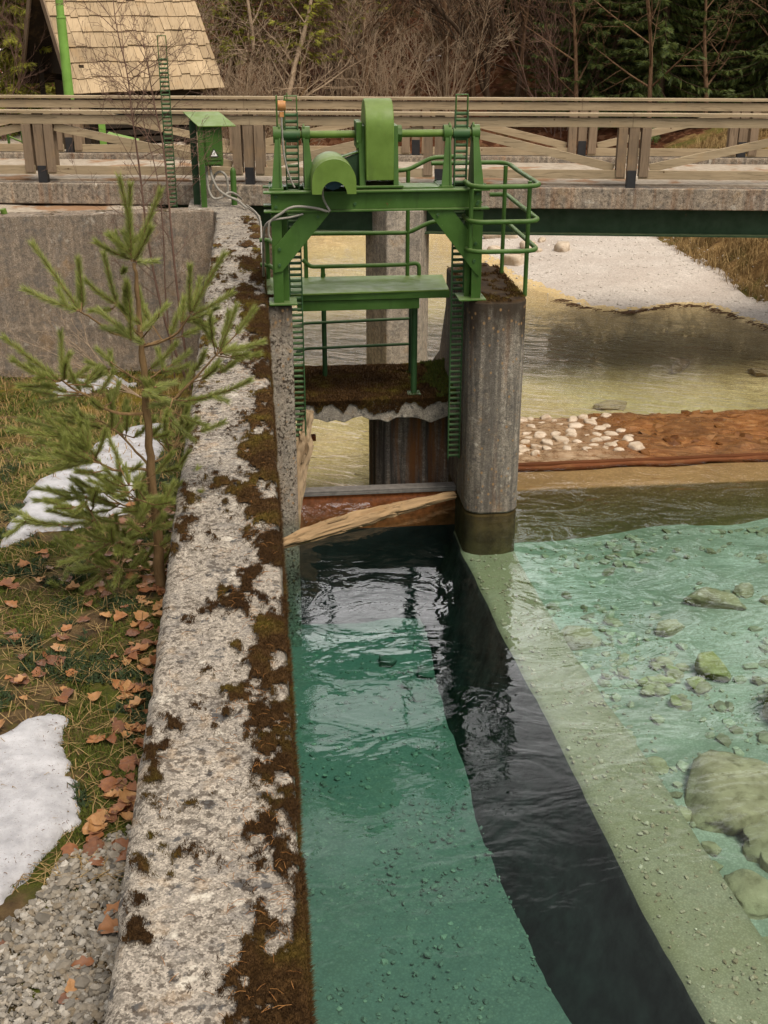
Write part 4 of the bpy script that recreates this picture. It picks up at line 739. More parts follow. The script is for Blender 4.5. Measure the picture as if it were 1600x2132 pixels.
def railing(d, name, label, zb, posts, lows):
    root = empty(name, BP(0, d, zb), label, 'railing', 'wooden railings of the footbridge')
    H = M['wood_h']; V = M['wood_v']; r = random.Random(int(d * 10))
    cuts = [-15.5, posts[0] + .05, posts[2] + .03, posts[4] - .04, 15.5]
    for a, b in zip(cuts[:-1], cuts[1:]):
        bbox(MB(), a + .003, b - .003, d - .10, d + .10, 3.745, 3.785, .004).build('top_rail', H, root)
        bbox(MB(), a + .003, b - .003, d - .06, d - .018, 3.585, 3.715, .004).build('side_board', H, root)
        bbox(MB(), a + .003, b - .003, d + .018, d + .06, 3.585, 3.715, .004).build('side_board', H, root)
    for i, s in enumerate(posts):
        PM = MB(); bbox(PM, s - .075, s + .075, d - .055, d + .055, zb + .19, 3.74, .005); pst = PM.build('post', V, root)
        bbox(MB(), s - .07, s + .07, d - .062, d + .062, zb - (.02 if d < 1 else .0), zb + .26, .006).build('post_shoe', M['black'], pst)
        for q in (-1, 1):
            for e in (-1, 1):
                bbox(MB(), s + q * .175 - .068, s + q * .175 + .068, d + e * .085 - .021, d + e * .085 + .021, 2.86 + .012 * r.random(), 3.583, .004).build('plank', V, root)
        nxt = posts[i + 1] if i + 1 < len(posts) else None
        if nxt is not None:
            a = (s + .27, 2.99) if lows[i] else (s + .25, 3.54); b = (nxt - .27, 2.99) if not lows[i] else (nxt - .25, 3.54)
            MB().beam(BP(a[0], d, a[1]), BP(b[0], d, b[1]), .05, .12, tuple(-bn.cross(bd)) if False else (0, 0, 1), .004).build('brace', H, root)
            bbox(MB(), s + .10, nxt - .10, d - .085, d - .04, 2.835, 2.965, .004).build('bottom_rail', H, root)
    return root
railing(.12, 'bridge_railing', 'nearer weathered wooden bridge railing, crossing right behind the green hoist', 2.70, [-8.3, -5.3, -2.02, .92, 3.85, 6.85, 9.85], [True, False, True, False, True, False, True])
railing(3.0, 'bridge_railing', 'farther weathered wooden bridge railing, in front of the forest and hut', 2.82, [-8.8, -5.75, -2.6, .45, 3.35, 6.1, 9.0], [True, False, True, False, True, False, True])
# ---------------------------------------------------------------- left bank fittings
root = empty('control_cabinet', (-.7, 18.4, 2.5), 'green metal control cabinet with slanted lid and warning triangle at the wall end', 'control cabinet')
MB().b(-.81, -.727, 18.34, 18.42, 2.45, 3.66).build('post', M['green'], root, None, .006)
MB().b(-.935, -.835, 18.62, 18.72, 2.45, 3.74).build('post', M['green_dark'], root, None, .006)
bx_ = MB().b(-.725, -.46, 18.36, 18.66, 3.09, 3.655).build('box', M['green'], root, None, .015)
m = MB().b(-.70, -.475, 18.345, 18.36, 3.17, 3.62); m.build('door', M['green'], bx_, None, .006)
MB().b(-.69, -.485, 18.34, 18.352, 3.115, 3.155).build('lower_flap', M['green'], bx_, None, .004)
wsg = MB().prism([(-.63, 3.235), (-.535, 3.235), (-.5825, 3.325)], 'y', 18.338, 18.343).build('warning_sign', M['white'], root)
m = MB(); tri = [(-.641, 3.228), (-.524, 3.228), (-.5825, 3.340)]
for i in range(3): a, b = tri[i], tri[(i + 1) % 3]; m.beam((a[0], 18.338, a[1]), (b[0], 18.338, b[1]), .004, .010)
m.beam((-.575, 18.336, 3.29), (-.588, 18.336, 3.268), .003, .007); m.beam((-.588, 18.336, 3.270), (-.577, 18.336, 3.266), .003, .006); m.beam((-.577, 18.336, 3.268), (-.586, 18.336, 3.245), .003, .006)
m.build('sign_border', M['black'], wsg)
V = [(-.79, 18.27, 3.655), (-.245, 18.27, 3.655), (-.50, 18.92, 3.80), (-1.03, 18.92, 3.80)]
m = MB().add(V + [(x, y, z + .012) for x, y, z in V], [(0, 1, 2, 3), (4, 5, 6, 7), (0, 1, 5, 4), (1, 2, 6, 5), (2, 3, 7, 6), (3, 0, 4, 7)]); m.build('lid', M['green_light'], root)
for pts in ([(-.71, 18.5, 3.10), (-.70, 18.42, 2.78), (-.63, 18.36, 2.63), (-.50, 18.36, 2.64), (-.40, 18.40, 2.70), (-.30, 18.5, 2.66), (-.22, 18.7, 2.56)],
            [(-.66, 18.5, 3.09), (-.63, 18.4, 2.92), (-.55, 18.35, 2.76), (-.42, 18.34, 2.66), (-.28, 18.32, 2.60), (-.14, 18.0, 2.53)],
            [(-.68, 18.55, 2.72), (-.60, 18.52, 2.93), (-.50, 18.5, 2.99), (-.42, 18.5, 2.90), (-.41, 18.52, 2.68)]):
    MB().tube(smooth_path(pts, 8), .019, 8).build('cable', M['cable'], root, 60)
m = MB().tube([(-.325, 18.55, 2.45), (-.325, 18.55, 2.98), (-.325, 18.55, 3.02), (-.325, 18.55, 3.045)], [.045, .045, .036, .012], 12); o = m.build('pipe_stub', M['green'], None, 60); tag(o, 'short upright green pipe stub beside the control cabinet', 'pipe')
m = MB().tube([(-3.62, 18.15, 2.35), (-3.66, 18.12, 2.56)], .045, 12); o = m.build('pipe_stub', M['green_light'], None, 60); tag(o, 'short tilted green pipe end above the return wall', 'pipe')
root = empty('tall_rack', (-1.27, 18.9, 1.5), 'tall green toothed rack rising behind the bare saplings on the left', 'toothed rack')
rack(-1.27, 18.93, 1.6, 4.58, 4.86, root, 'rack_ladder')

# hut with a shingle roof
hb = R(25); hx = Vector((cos(hb), sin(hb), 0)); hy = Vector((-sin(hb), cos(hb), 0)); HO = Vector((-3.74, 27.0, 0))
def HP(s, d, z): p = HO + hx * s + hy * d; return (p.x, p.y, z)
HR = Matrix.Rotation(hb, 4, 'Z')
def hbox(m, s0, s1, d0, d1, z0, z1, bev=0): return m.box(HP((s0 + s1) / 2, (d0 + d1) / 2, (z0 + z1) / 2), (s1 - s0, d1 - d0, z1 - z0), HR, bev)
root = empty('timber_hut', HP(1.7, 1.9, 2.4), 'small dark timber hut with a steep roof of big wooden shingles', 'hut')
EZ, RUN, RISE, LEN = 3.56, 1.86, 2.38, 3.42
m = MB(); r = random.Random(12); rows = 8
for i in range(rows + 1):
    t0 = i / rows - .035; t1 = (i + 1.25) / rows; s = -.02
    while s < LEN:
        wd = min(r.uniform(.17, .27), LEN + .02 - s); j = r.uniform(-.012, .012)
        a0 = max(t0 + j, -.03); lift = .055 + r.uniform(-.008, .012)
        P4 = []
        for (ss, tt, up) in ((s + .004, a0, lift), (s + wd - .004, a0 + r.uniform(-.004, .004), lift), (s + wd - .004, min(t1, 1), .012), (s + .004, min(t1, 1), .012)):
            n_ = Vector((0, 0, 0)) + (-hy * RISE + Vector((0, 0, RUN))).normalized()
            b0 = Vector(HP(ss, tt * RUN, EZ + tt * RISE)); P4 += [b0 + n_ * (up - .022), b0 + n_ * up]
        m.add(P4, [(0, 2, 3, 1), (1, 3, 5, 7), (0, 1, 7, 6), (2, 4, 5, 3), (0, 6, 4, 2), (4, 6, 7, 5)]); s += wd
rf = m.build('roof', M['shingle'], root)
m = MB()
for s0, s1 in ((0.02, LEN - .02),):
    V = [HP(s0, 0.0, EZ - .05), HP(s1, 0, EZ - .05), HP(s1, RUN, EZ + RISE - .03), HP(s0, RUN, EZ + RISE - .03), HP(s0, 2 * RUN, EZ - .05), HP(s1, 2 * RUN, EZ - .05)]
    V += [(x, y, z + .035) for x, y, z in V]
    m.add(V, [(0, 1, 2, 3), (6, 7, 8, 9), (3, 2, 5, 4), (9, 8, 11, 10), (0, 1, 7, 6), (4, 5, 11, 10), (0, 3, 9, 6), (3, 4, 10, 9), (1, 2, 8, 7), (2, 5, 11, 8)])
m.build('roof_boards', M['wood_dark'], root)
for d0, d1 in ((0, RUN), (2 * RUN, RUN)):
    MB().beam(HP(-.03, d0, EZ - .02), HP(-.03, d1, EZ + RISE + .02), .035, .20).build('barge_board', M['wood_v'], root)
m = MB()
gp = [HP(.55, .25, EZ + .2), HP(.55, 2 * RUN - .25, EZ + .2), HP(.55, RUN, EZ + RISE - .1)]; m.add(gp + [HP(.58, .25, EZ + .2), HP(.58, 2 * RUN - .25, EZ + .2), HP(.58, RUN, EZ + RISE - .1)], [(0, 1, 2), (3, 4, 5), (0, 1, 4, 3), (1, 2, 5, 4), (2, 0, 3, 5)])
hbox(m, .3, .4, .3, .4, 2.3, EZ + .5); hbox(m, .3, .4, 2 * RUN - .4, 2 * RUN - .3, 2.3, EZ + .5); m.build('gable_wall', M['wood_dark'], root)
for k in range(7): hbox(MB(), .7, LEN - .35, .35 - .01 * k, .55, 2.42 + k * .16, 2.53 + k * .16, .012).build('wall_board', M['wood_dark'], root)
hbox(MB(), .6, LEN - .3, .56, 2 * RUN - .5, 2.3, 3.6).build('wall', M['wood_dark'], root)
for s in (LEN - .45, LEN - .15): hbox(MB(), s, s + .09, .06, .2, EZ - .12, EZ + .02).build('rafter_end', M['wood_v'], root)

m = MB().tube([(-3.45, 24.5, 2.2), (-3.465, 24.5, 5.02), (-3.465, 24.5, 5.02), (-3.465, 24.5, 5.04), (-3.466, 24.5, 5.045), (-3.47, 24.5, 9)], [.098, .086, .094, .094, .072, .066], 18); root = empty('steel_pole', (-3.45, 24.5, 2.2), 'tall lime green stepped steel pole in front of the hut roof', 'pole')
m.build('shaft', M['lime'], root, 40); MB().tube([(-3.45, 24.5, 2.3), (-3.45, 24.5, 2.72)], .15, 18).build('foot', M['green'], root, 40)
root = empty('hoist_stand', (-2.8, 24, 2.3), 'bright lime green steel frame with a slanted plate beyond the bridge', 'steel frame')
MB().b(-2.90, -2.78, 24, 24.1, 2.3, 3.25).build('post', M['lime'], root, None, .005)
MB().add([(-2.77, 23.98, 2.98), (-2.2, 23.98, 2.84), (-2.2, 24.5, 2.84), (-2.77, 24.5, 2.98), (-2.77, 23.98, 2.99), (-2.2, 23.98, 2.85), (-2.2, 24.5, 2.85), (-2.77, 24.5, 2.99)], [(0, 1, 2, 3), (4, 5, 6, 7), (0, 1, 5, 4), (1, 2, 6, 5), (2, 3, 7, 6), (3, 0, 4, 7)]).build('slanted_plate', M['lime'], root)
MB().b(-2.9, -2.1, 24.02, 24.06, 2.42, 2.66).b(-3.9, -2.0, 24.0, 24.1, 2.38, 2.42).build('base_beam', M['lime'], root, None, .004)
MB().b(-3.25, -3.2, 24, 24.1, 2.4, 3.25).build('post', M['green'], root, None, .005)
root = empty('pipe_railing', (-4.5, 24.2, 2.3), 'thin green pipe railing with a diagonal bar at the far left beyond the bridge', 'railing')
m = MB().tube([(-6.5, 24.2, 3.08), (-3.9, 24.2, 3.08)], .024, 8); m.build('rail', M['green'], root, 60)
m = MB().tube([(-6.5, 24.2, 2.52), (-3.9, 24.2, 2.52)], .02, 8); m.build('rail', M['green'], root, 60)
for x in (-5.8, -4.95, -4.62, -4.36): MB().tube([(x, 24.2, 2.2), (x, 24.2, 3.08 if x != -4.36 else 3.22)], .026, 8).build('rail_post', M['green'], root, 60)
MB().tube([(-4.6, 24.2, 2.95), (-3.55, 24.2, 2.48)], .018, 8).build('diagonal_bar', M['green_light'], root, 60)

# car and boulder at the left edge
root = empty('parked_car', (-8.6, 42, 2.3), 'white parked car seen from behind with a red tail lamp, half hidden by conifer branches', 'car')
prof = [(41.0, 2.75), (40.98, 3.15), (41.1, 3.32), (41.5, 3.78), (43.2, 3.80), (44.0, 3.3), (45.0, 3.2), (45.1, 2.75)]
MB().prism(prof, 'x', -9.5, -7.75).build('body', M['white'], root, 30, .06)
MB().prism([(41.14, 3.36), (41.46, 3.72), (41.45, 3.73), (41.12, 3.37)], 'x', -9.35, -7.9).build('rear_window', M['glass'], root)
MB().prism([(41.6, 3.36), (41.65, 3.7), (43.1, 3.7), (43.7, 3.36)], 'x', -7.755, -7.74).build('side_window', M['glass'], root)
for x in (-9.42, -7.98): MB().b(x, x + .2, 40.95, 41.05, 3.12, 3.27).build('tail_lamp', M['red'], root, None, .02)
MB().b(-9.5, -7.75, 40.93, 41.0, 2.62, 2.85).build('bumper', M['black'], root, None, .02)
for x in (-9.4, -7.95):
    for y in (41.7, 44.2): wl = MB().tube([(x - .1, y, 2.62), (x + .12, y, 2.62)], .31, 18).build('wheel', M['rubber'], root, 40)

# rocks
def rock_mesh(name, seed, mat, sub=3, flat=.7, rough=.35):
    bm = bmesh.new(); bmesh.ops.create_icosphere(bm, subdivisions=sub, radius=1); from mathutils import noise as mn
    rp = random.Random(seed * 7 + 1); planes = [(Vector((rp.gauss(0, 1), rp.gauss(0, 1), rp.gauss(0, .7))).normalized(), rp.uniform(.52, .85)) for _ in range(9)]
    for v in bm.verts:
        p = v.co.copy(); q = p + Vector((seed * 3.1, seed * 1.7, 0)); d = 1 + rough * mn.noise(q * 1.1) + rough * .45 * mn.noise(q * 2.6) + rough * .16 * mn.noise(q * 6)
        c = mn.noise(q * .9 + Vector((5, 0, 0))); v.co = Vector((p.x * d * (1 + .15 * c), p.y * d, p.z * d * flat))
        for nn_, dd_ in planes:
            e_ = v.co.dot(nn_) - dd_
            if e_ > 0: v.co -= nn_ * e_ * .85
        if v.co.z > flat * .72: v.co.z = flat * .72 + (v.co.z - flat * .72) * .35
    me = bpy.data.meshes.new(name); bm.to_mesh(me); bm.free(); me.materials.append(mat); me.polygons.foreach_set('use_smooth', [True] * len(me.polygons)); return me
RD = rock_mesh('stone', 15, M['rock_dark'], 3); RM = [rock_mesh('boulder', k, M['rock'], 4) for k in range(5)]; RY = rock_mesh('boulder_yellow', 9, M['rock_yellow'], 4)
def rock(me, x, y, z, s, label, nm='boulder', cat='boulder', group=None, sy=1., sz=1., rz=None):
    o = link(nm, me, None, (x, y, z)); o.scale = (s, s * sy, s * sz); o.rotation_euler = (0, 0, rz if rz is not None else random.uniform(0, 6)); return tag(o, label, cat, group)
RK = [(3.09, 10.4, .20, 'tan rounded boulder under water just right of the submerged wall', 1.0, .9), (4.16, 9.58, .19, 'bright yellow boulder under the clear turquoise water', 1.1, 1.1),
      (4.66, 10.9, .30, 'wide flat dark green rock under the rippled pool', .55, .5), (5.1, 11.07, .14, 'small brown rock beside the wide flat dark rock', .8, .8), (5.25, 10.85, .09, 'smallest brown rock beside the wide flat dark rock', .8, .8),
      (4.06, 10.45, .17, 'pale greenish rock alone between the tan boulder and the wide flat rock', .8, .7), (4.62, 8.75, .36, 'rounded grey rock cut off by the right edge below the yellow boulder', 1.0, 1.0),
      (3.68, 7.72, .47, 'largest rounded brown rock mass in the pool', 1.25, .6), (4.0, 7.1, .40, 'dark mossy rock leaning on the largest brown rock', 1.2, .6), (3.19, 8.2, .12, 'small brown rock above the largest rock mass', .8, .8),
      (3.20, 7.5, .10, 'grey rock between the submerged wall and the largest rock mass', .9, .8), (3.29, 7.13, .085, 'small oval rock close beside the submerged wall, upper of two', .7, .7), (3.22, 6.94, .09, 'small oval rock close beside the submerged wall, lower of two', .9, .8),
      (3.45, 6.6, .23, 'smooth big boulder near the lower right edge', .95, .8), (3.34, 6.08, .12, 'lowest boulder at the right edge of the pool', .9, .8), (3.68, 6.95, .14, 'grey boulder above the smooth big boulder', .9, .8),
      (3.72, 9.07, .10, 'light rock at the foot of the small yellowish cluster', .9, .7), (3.44, 9.98, .08, 'small light rock right of the tan boulder', .8, .7), (3.58, 10.8, .11, 'pale rock lying behind the tan boulder', .7, .6)]
for i, (x, y, s, lab, sy, sz) in enumerate(RK):
    x *= 1.025; y *= 1.025; s *= 1.08
    zb = float(z_pool(np.array([x]), np.array([y]))[0]); rock(RY if 'yellow boulder' in lab else RM[i % 5], x, y, zb + s * sz * .25, s, lab, 'boulder', 'boulder', 'boulders in the pool', sy, sz, (i * 1.3) % 6)
r = random.Random(21)
for i in range(20):
    a = r.uniform(0, 6.28); q = r.uniform(.05, .42); x = 3.74 + q * cos(a); y = 9.62 + q * 1.05 * sin(a)
    rock(RM[i % 5] if i % 3 else RY, x, y, float(z_pool(np.array([x]), np.array([y]))[0]) + .03, r.uniform(.055, .12), 'yellowish stone in the small heap left of the bright yellow boulder', 'stone', 'stone', 'stones heaped in the pool', .8, .7)
for i in range(4):
    rock(RD, 1.52 + .08 * i * (-1) ** i, 11.0 + .26 * i, -1.60, r.uniform(.09, .15), 'dark stone on the channel floor at the foot of the submerged wall', 'stone', 'stone', 'stones on the channel floor', .8, .7)
CM = [rock_mesh('cobble', 20 + k, M['cobble'], 3, .5, .3) for k in range(5)]
n = 0; pl = []
while n < 78:
    x = r.uniform(2.95, 4.95); y = r.uniform(14.05, 16.1); s = r.uniform(.05, .15) * (1 if y < 15.3 else 1.15)
    if x > 4.2 + .5 * (y < 15): 
        if r.random() < .7: continue
    if any((x - a) ** 2 + (y - b) ** 2 < (s + c) ** 2 * .8 for a, b, c in pl): continue
    pl.append((x, y, s)); z = .035 - .115 * (y - 13.8) - .25 * float(sstep(16.1, 16.7, y))
    rock(CM[n % 5], x, y, z - s * .02, s, 'pale cobble set in the dry left end of the brown stone ramp', 'cobble', 'cobble', 'cobbles on the stone ramp', r.uniform(.6, .9), 1.); n += 1
for i, (x, y, s) in enumerate([(7.03, 27.2, .30), (7.64, 28.8, .22), (7.1, 29.4, .18), (6.2, 29.3, .26), (6.4, 28.0, .24), (5.6, 28.1, .2), (5.75, 26.6, .34), (6.0, 27.2, .22), (5.9, 29.6, .3), (6.8, 28.4, .14), (6.5, 27.4, .12), (5.7, 30.4, .3)]):
    rock(CM[i % 5], x, y, float(z_far(np.array([x]), np.array([y]))[0]) + s * .12, s, ('biggest grey stone' if i == 0 else 'pale grey stone') + ' lying on the white gravel bar beyond the round-nosed pier', 'stone', 'stone', 'stones on the gravel bar', .8, 1.2)
for i, (x, y, s) in enumerate([(7.3, 19.6, .3), (5.6, 18.0, .32), (8.4, 18.8, .2), (5.3, 16.9, .3), (6.2, 17.2, .22)]):
    rock(RM[i], x, y, float(z_far(np.array([x]), np.array([y]))[0]) + .05, s, 'dark sunken rock in the shallow green river beyond the weir', 'stone', 'stone', 'sunken rocks beyond the weir', .6, .5)
# loose pebbles on the underwater beds
n = 4200; px = rng.uniform(.1, 2.2, n); py = 1.5 + 11.2 * rng.uniform(0, 1, n); k = px < np.interp(py, [.2, 2.5, 5.3, 6.7, 8.4, 10.2, 12.35], [2.8, 2.5, 2.12, 1.9, 1.78, 1.74, 1.8]) + .05; px, py = px[k], py[k]
ico_scatter_later = [('river_pebbles', px, py, -1.355 - .032 * (py - 3), .008 + .032 * rng.uniform(0, 1, len(px)) ** 4, 'pebble_green')]
n = 1500; py = rng.uniform(2.5, 12.2, n); u_ = rng.uniform(0.05, .95, n); px = lerp_line(P_L, py) * (1 - u_) + lerp_line(P_R, py) * u_; ico_scatter_later.append(('river_pebbles', px, py, np.full(n, -.497), .006 + .022 * rng.uniform(0, 1, n) ** 3, 'pebble_olive'))
n = 5200; px = rng.uniform(2.9, 7.5, n); py = rng.uniform(4.5, 13.1, n); k = (px > lerp_line(P_R, py)) & (fbm(px * 1.1, py * 1.1, 4, 150) + .25 * rng.uniform(0, 1, n) > .62); px, py = px[k], py[k]; ico_scatter_later.append(('river_pebbles', px, py, z_pool(px, py) + .004, .010 + .085 * rng.uniform(0, 1, len(px)) ** 3.4, 'pebble_olive'))
n = 2600; px = 2.9 + 9 * rng.uniform(0, 1, n); py = rng.uniform(13.95, 16.5, n); k = (px > 4.3 + .5 * fbm(py * 2, py * 0, 3, 160)) | (rng.uniform(0, 1, n) < .25); k &= rng.uniform(0, 1, n) < .6; px, py = px[k], py[k]
ico_scatter_later.append(('ramp_rubble', px, py, .014 - .115 * (py - 13.8) - .25 * sstep(16.1, 16.7, py), .02 + .13 * rng.uniform(0, 1, len(px)) ** 2.5, 'ramp_stone'))
# stones and debris line of the gravel bar
def ico_scatter(name, P, S, mat, flat=.65, sub=1, kind='stuff', seed=1):
    bm = bmesh.new(); bmesh.ops.create_icosphere(bm, subdivisions=sub, radius=1); bm.verts.index_update()
    B = np.array([v.co[:] for v in bm.verts]); Fb = np.array([[v.index for v in f.verts] for f in bm.faces]); bm.free()
    q = np.random.default_rng(seed); n = len(P); a = q.uniform(0, 2 * pi, n); sc3 = np.stack([S, S * q.uniform(.6, 1, n), S * flat * q.uniform(.7, 1.2, n)], 1)
    V = B[None] * (1 + .28 * (q.uniform(-1, 1, (n, len(B), 1)))) * sc3[:, None]
    x = V[:, :, 0] * np.cos(a)[:, None] - V[:, :, 1] * np.sin(a)[:, None]; y = V[:, :, 0] * np.sin(a)[:, None] + V[:, :, 1] * np.cos(a)[:, None]
    tx = q.uniform(-.4, .4, n)[:, None]; z = V[:, :, 2] + x * tx; V = np.stack([x, y, z], -1) + P[:, None]
    F = (Fb[None] + (np.arange(n) * len(B))[:, None, None]).reshape(-1, 3)
    o = link(name, npmesh(name, V.reshape(-1, 3), F, mat, sub > 1)); return tag(o, kind=kind)
for a_, x_, y_, z_, s_, m_ in ico_scatter_later: ico_scatter(a_, np.stack([x_, y_, z_], 1), s_, M[m_], .35 if 'ramp' in a_ else .6, 1, seed=len(x_))
n = 7000; px = rng.uniform(4.6, 13, n); py = rng.uniform(17.5, 33, n); d = sdist(px, py, SHORE, False); g = sdist(px, py, GRASS, False); k = (d > .05) & (g < .3); px, py = px[k], py[k]
ico_scatter('gravel', np.stack([px, py, z_far(px, py) + .003], 1), .010 + .035 * rng.uniform(0, 1, len(px)) ** 4, M['barstone'], .6, 1)
m = MB(); r = random.Random(8); SP = [(6.0, 23.3), (6.2, 22.62), (7.0, 22.1), (7.16, 22.1), (7.6, 22.3), (8.1, 22.6), (8.7, 22.45), (8.95, 21.75), (9.3, 20.6)]
for i in range(170):
    t = r.random() * (len(SP) - 1.001); j = int(t); f = t - j; x = SP[j][0] * (1 - f) + SP[j + 1][0] * f + r.gauss(0, .05); y = SP[j][1] * (1 - f) + SP[j + 1][1] * f + r.gauss(0, .05)
    a = r.uniform(-.6, .6); L = r.uniform(.04, .16); m.tube([(x - L * cos(a), y - L * sin(a), -.228), (x, y, -.222 + r.random() * .02), (x + L * cos(a), y + L * sin(a), -.228)], r.uniform(.004, .011), 4, False)
o = m.build('driftwood_debris', M['bark']); tag(o, kind='stuff')
# dry grass on the right bank
n = 9000; px = rng.uniform(8.3, 17, n); py = rng.uniform(18.5, 33, n); g = sdist(px, py, GRASS, False); k = (g > -.25) & (fbm(px * 1.6, py * 1.6, 3, 120) > .38); px, py = px[k], py[k]; pz = z_far(px, py)
def long_blades(P, L, wd, seedn, droop=.8):
    q = np.random.default_rng(seedn); n = len(P); a = q.uniform(0, 2 * pi, n); L = L * q.uniform(.5, 1.3, n); l = q.uniform(.15, droop, n); dx, dy = np.cos(a), np.sin(a)
    mid = P + np.stack([dx * l * L * .4, dy * l * L * .4, L * .6], 1); tip = P + np.stack([dx * l * L * 1.2, dy * l * L * 1.2, L * (.95 - l * .75)], 1); s = np.stack([-dy, dx, 0 * dx], 1) * wd
    V = np.stack([P - s, P + s, mid + s * .7, mid - s * .7, tip], 1).reshape(-1, 3); o = (np.arange(n) * 5)[:, None]
    return V, np.concatenate([o + np.array([0, 1, 2]), o + np.array([0, 2, 3]), o + np.array([3, 2, 4])])
P = np.repeat(np.stack([px, py, pz], 1), 4, 0); P[:, :2] += rng.normal(0, .05, (len(P), 2)); V, F = long_blades(P, .34, .006, 31, 1.1)
tag(link('dry_grass', npmesh('dry_grass', V, F, M['straw'], False)), kind='stuff')

# ---------------------------------------------------------------- snow
def snow(poly, th, label, st=.03, sm=.10):
    A = np.array(poly); x0, y0 = A.min(0) - .1; x1, y1 = A.max(0) + .1; X, Y = grid(x0, x1, y0, y1, st)
    d = sdist(X, Y, poly) + .11 * (fbm(X * 9, Y * 9, 5, 130) - .5) * (1 if st < .05 else 2)
    Z = z_bank(X, Y) + .005 + th * np.sqrt(np.clip(d / sm, 0, 1)) * (1 + .5 * (fbm(X * 5, Y * 5, 4, 131) - .5)) + .012 * (fbm(X * 30, Y * 30, 3, 132) - .5) - .09 * np.clip(-d / .05 + .1, 0, 1)
    o = link('snow_patch', gridmesh('snow_patch', X, Y, Z, M['snow'], d > -.06)); return tag(o, label, 'snow patch', 'old snow patches')
snow([(-1.096, 5.566), (-1.323, 5.568), (-1.441, 5.395), (-1.9, 5.2), (-1.95, 4.0), (-1.198, 4.101), (-1.104, 4.256), (-1.02, 4.377), (-.939, 4.637), (-.991, 4.946), (-1.109, 5.295)], .05, 'grey-white snow patch lying nearest, beside the gravel', .018)
snow([(-1.885, 7.874), (-1.905, 8.629), (-1.928, 9.493), (-1.695, 9.911), (-1.655, 11.17), (-1.447, 12.238), (-1.1, 12.9), (-.94, 10.315), (-1.049, 9.189), (-1.055, 8.458), (-1.338, 8.16), (-1.675, 8.108)], .06, 'larger white snow patch lying behind the pine trunk', .035)
snow([(-2.968, 16.299), (-3.008, 17.2), (-2.493, 17.502), (-2.232, 17.6), (-1.841, 16.953), (-2.404, 16.781), (-2.584, 16.138)], .07, 'small far snow patch near the foot of the return wall', .05)

# ---------------------------------------------------------------- ground cover of the left bank
GV = [(-3, 4.0), (-1.25, 3.95), (-1.1, 4.1), (-.98, 4.3), (-.80, 4.42), (-.66, 4.5), (-.5, 4.5), (-.5, .5), (-3, .5)]
n = 30000; px = rng.uniform(-1.7, -.56, n); py = rng.uniform(2.6, 4.7, n); d = sdist(px, py, GV) + .25 * (fbm(px * 6, py * 6, 3, 140) - .5); k = d > 0; px, py = px[k], py[k]
sz = .003 + .022 * rng.uniform(0, 1, len(px)) ** 3.6
ico_scatter('gravel', np.stack([px, py, z_bank(px, py) + .006 + .012 * rng.uniform(0, 1, len(px))], 1), sz, M['pebble'], .7, 1, seed=3)
n = 45; px = rng.uniform(-1.5, -.6, n); py = rng.uniform(2.8, 4.45, n); k = sdist(px, py, GV) > .02; px, py = px[k], py[k]
ico_scatter('gravel', np.stack([px, py, z_bank(px, py) + .02], 1), rng.uniform(.02, .04, len(px)), M['pebble'], .8, 1, seed=4)
# moss and herb blades, straw, litter
n = 240000; px = rng.uniform(-2.4, -.56, n); py = 3.7 + 7 * rng.uniform(0, 1, n) ** 1.5; f = fbm(px * 2.6, py * 2.6, 5, 141); dg = sdist(px, py, GV)
k = (f > .48 - .16 * sstep(-1.1, -.7, px) * sstep(6.5, 5, py)) & (dg < .02 - .1 * (f < .6)); V, F = blades(np.stack([px, py, z_bank(px, py) - .004], 1)[k], .022, .004, .9, 33); tag(link('moss', npmesh('ground_moss', V, F, M['mossblade'], False)), kind='stuff')
k = (fbm(px * 3.1, py * 3.1, 4, 142) > .57) & (py > 4.6); k &= rng.uniform(0, 1, n) < .45; V, F = blades(np.stack([px, py, z_bank(px, py)], 1)[k], .03, .010, 1.6, 34); tag(link('ground_herbs', npmesh('ground_herbs', V, F, M['herb'], False)), kind='stuff')
n = 30000; px = rng.uniform(-4.5, -.7, n); py = rng.uniform(9.5, 18, n); k = fbm(px * 1.9, py * 1.9, 5, 161) > .47; V, F = blades(np.stack([px, py, z_bank(px, py)], 1)[k], .05, .010, 1.2, 36); tag(link('moss', npmesh('ground_moss2', V, F, M['mossblade'], False)), kind='stuff')
n = 2600; px = rng.uniform(-4.5, -.7, n); py = rng.uniform(9, 18.2, n); V, F = long_blades(np.stack([px, py, z_bank(px, py)], 1), .14, .005, 37, 1.5); tag(link('dry_grass', npmesh('dry_grass3', V, F, M['straw'], False)), kind='stuff')
n = 3600; px = rng.uniform(-2.6, -.58, n); py = 4.2 + 9 * rng.uniform(0, 1, n) ** 1.4; a = rng.uniform(0, pi, n); L = rng.uniform(.03, .14, n)
P = np.stack([px, py, z_bank(px, py) + .012], 1); D = np.stack([np.cos(a) * L, np.sin(a) * L, rng.uniform(-.1, .25, n) * L], 1); S = np.stack([-np.sin(a), np.cos(a), 0 * a], 1) * .0018; C = S * rng.uniform(-9, 9, n)[:, None]
V = np.stack([P - D - S, P - D + S, P + C + S, P + C - S, P + D], 1).reshape(-1, 3); V[:, 2] += np.tile([0, 0, .012, .012, 0], n); o5 = (np.arange(n) * 5)[:, None]; F = np.concatenate([o5 + np.array([0, 1, 2]), o5 + np.array([0, 2, 3]), o5 + np.array([3, 2, 4])])
tag(link('dry_grass', npmesh('dry_straw', V, F, M['straw'], False)), kind='stuff')
n = 1500; px = rng.uniform(-2.6, -.58, n); py = rng.uniform(4.6, 17.5, n); V, F = long_blades(np.stack([px, py, z_bank(px, py)], 1), .10, .003, 35, 1.4); tag(link('dry_grass', npmesh('dry_grass2', V, F, M['straw'], False)), kind='stuff')
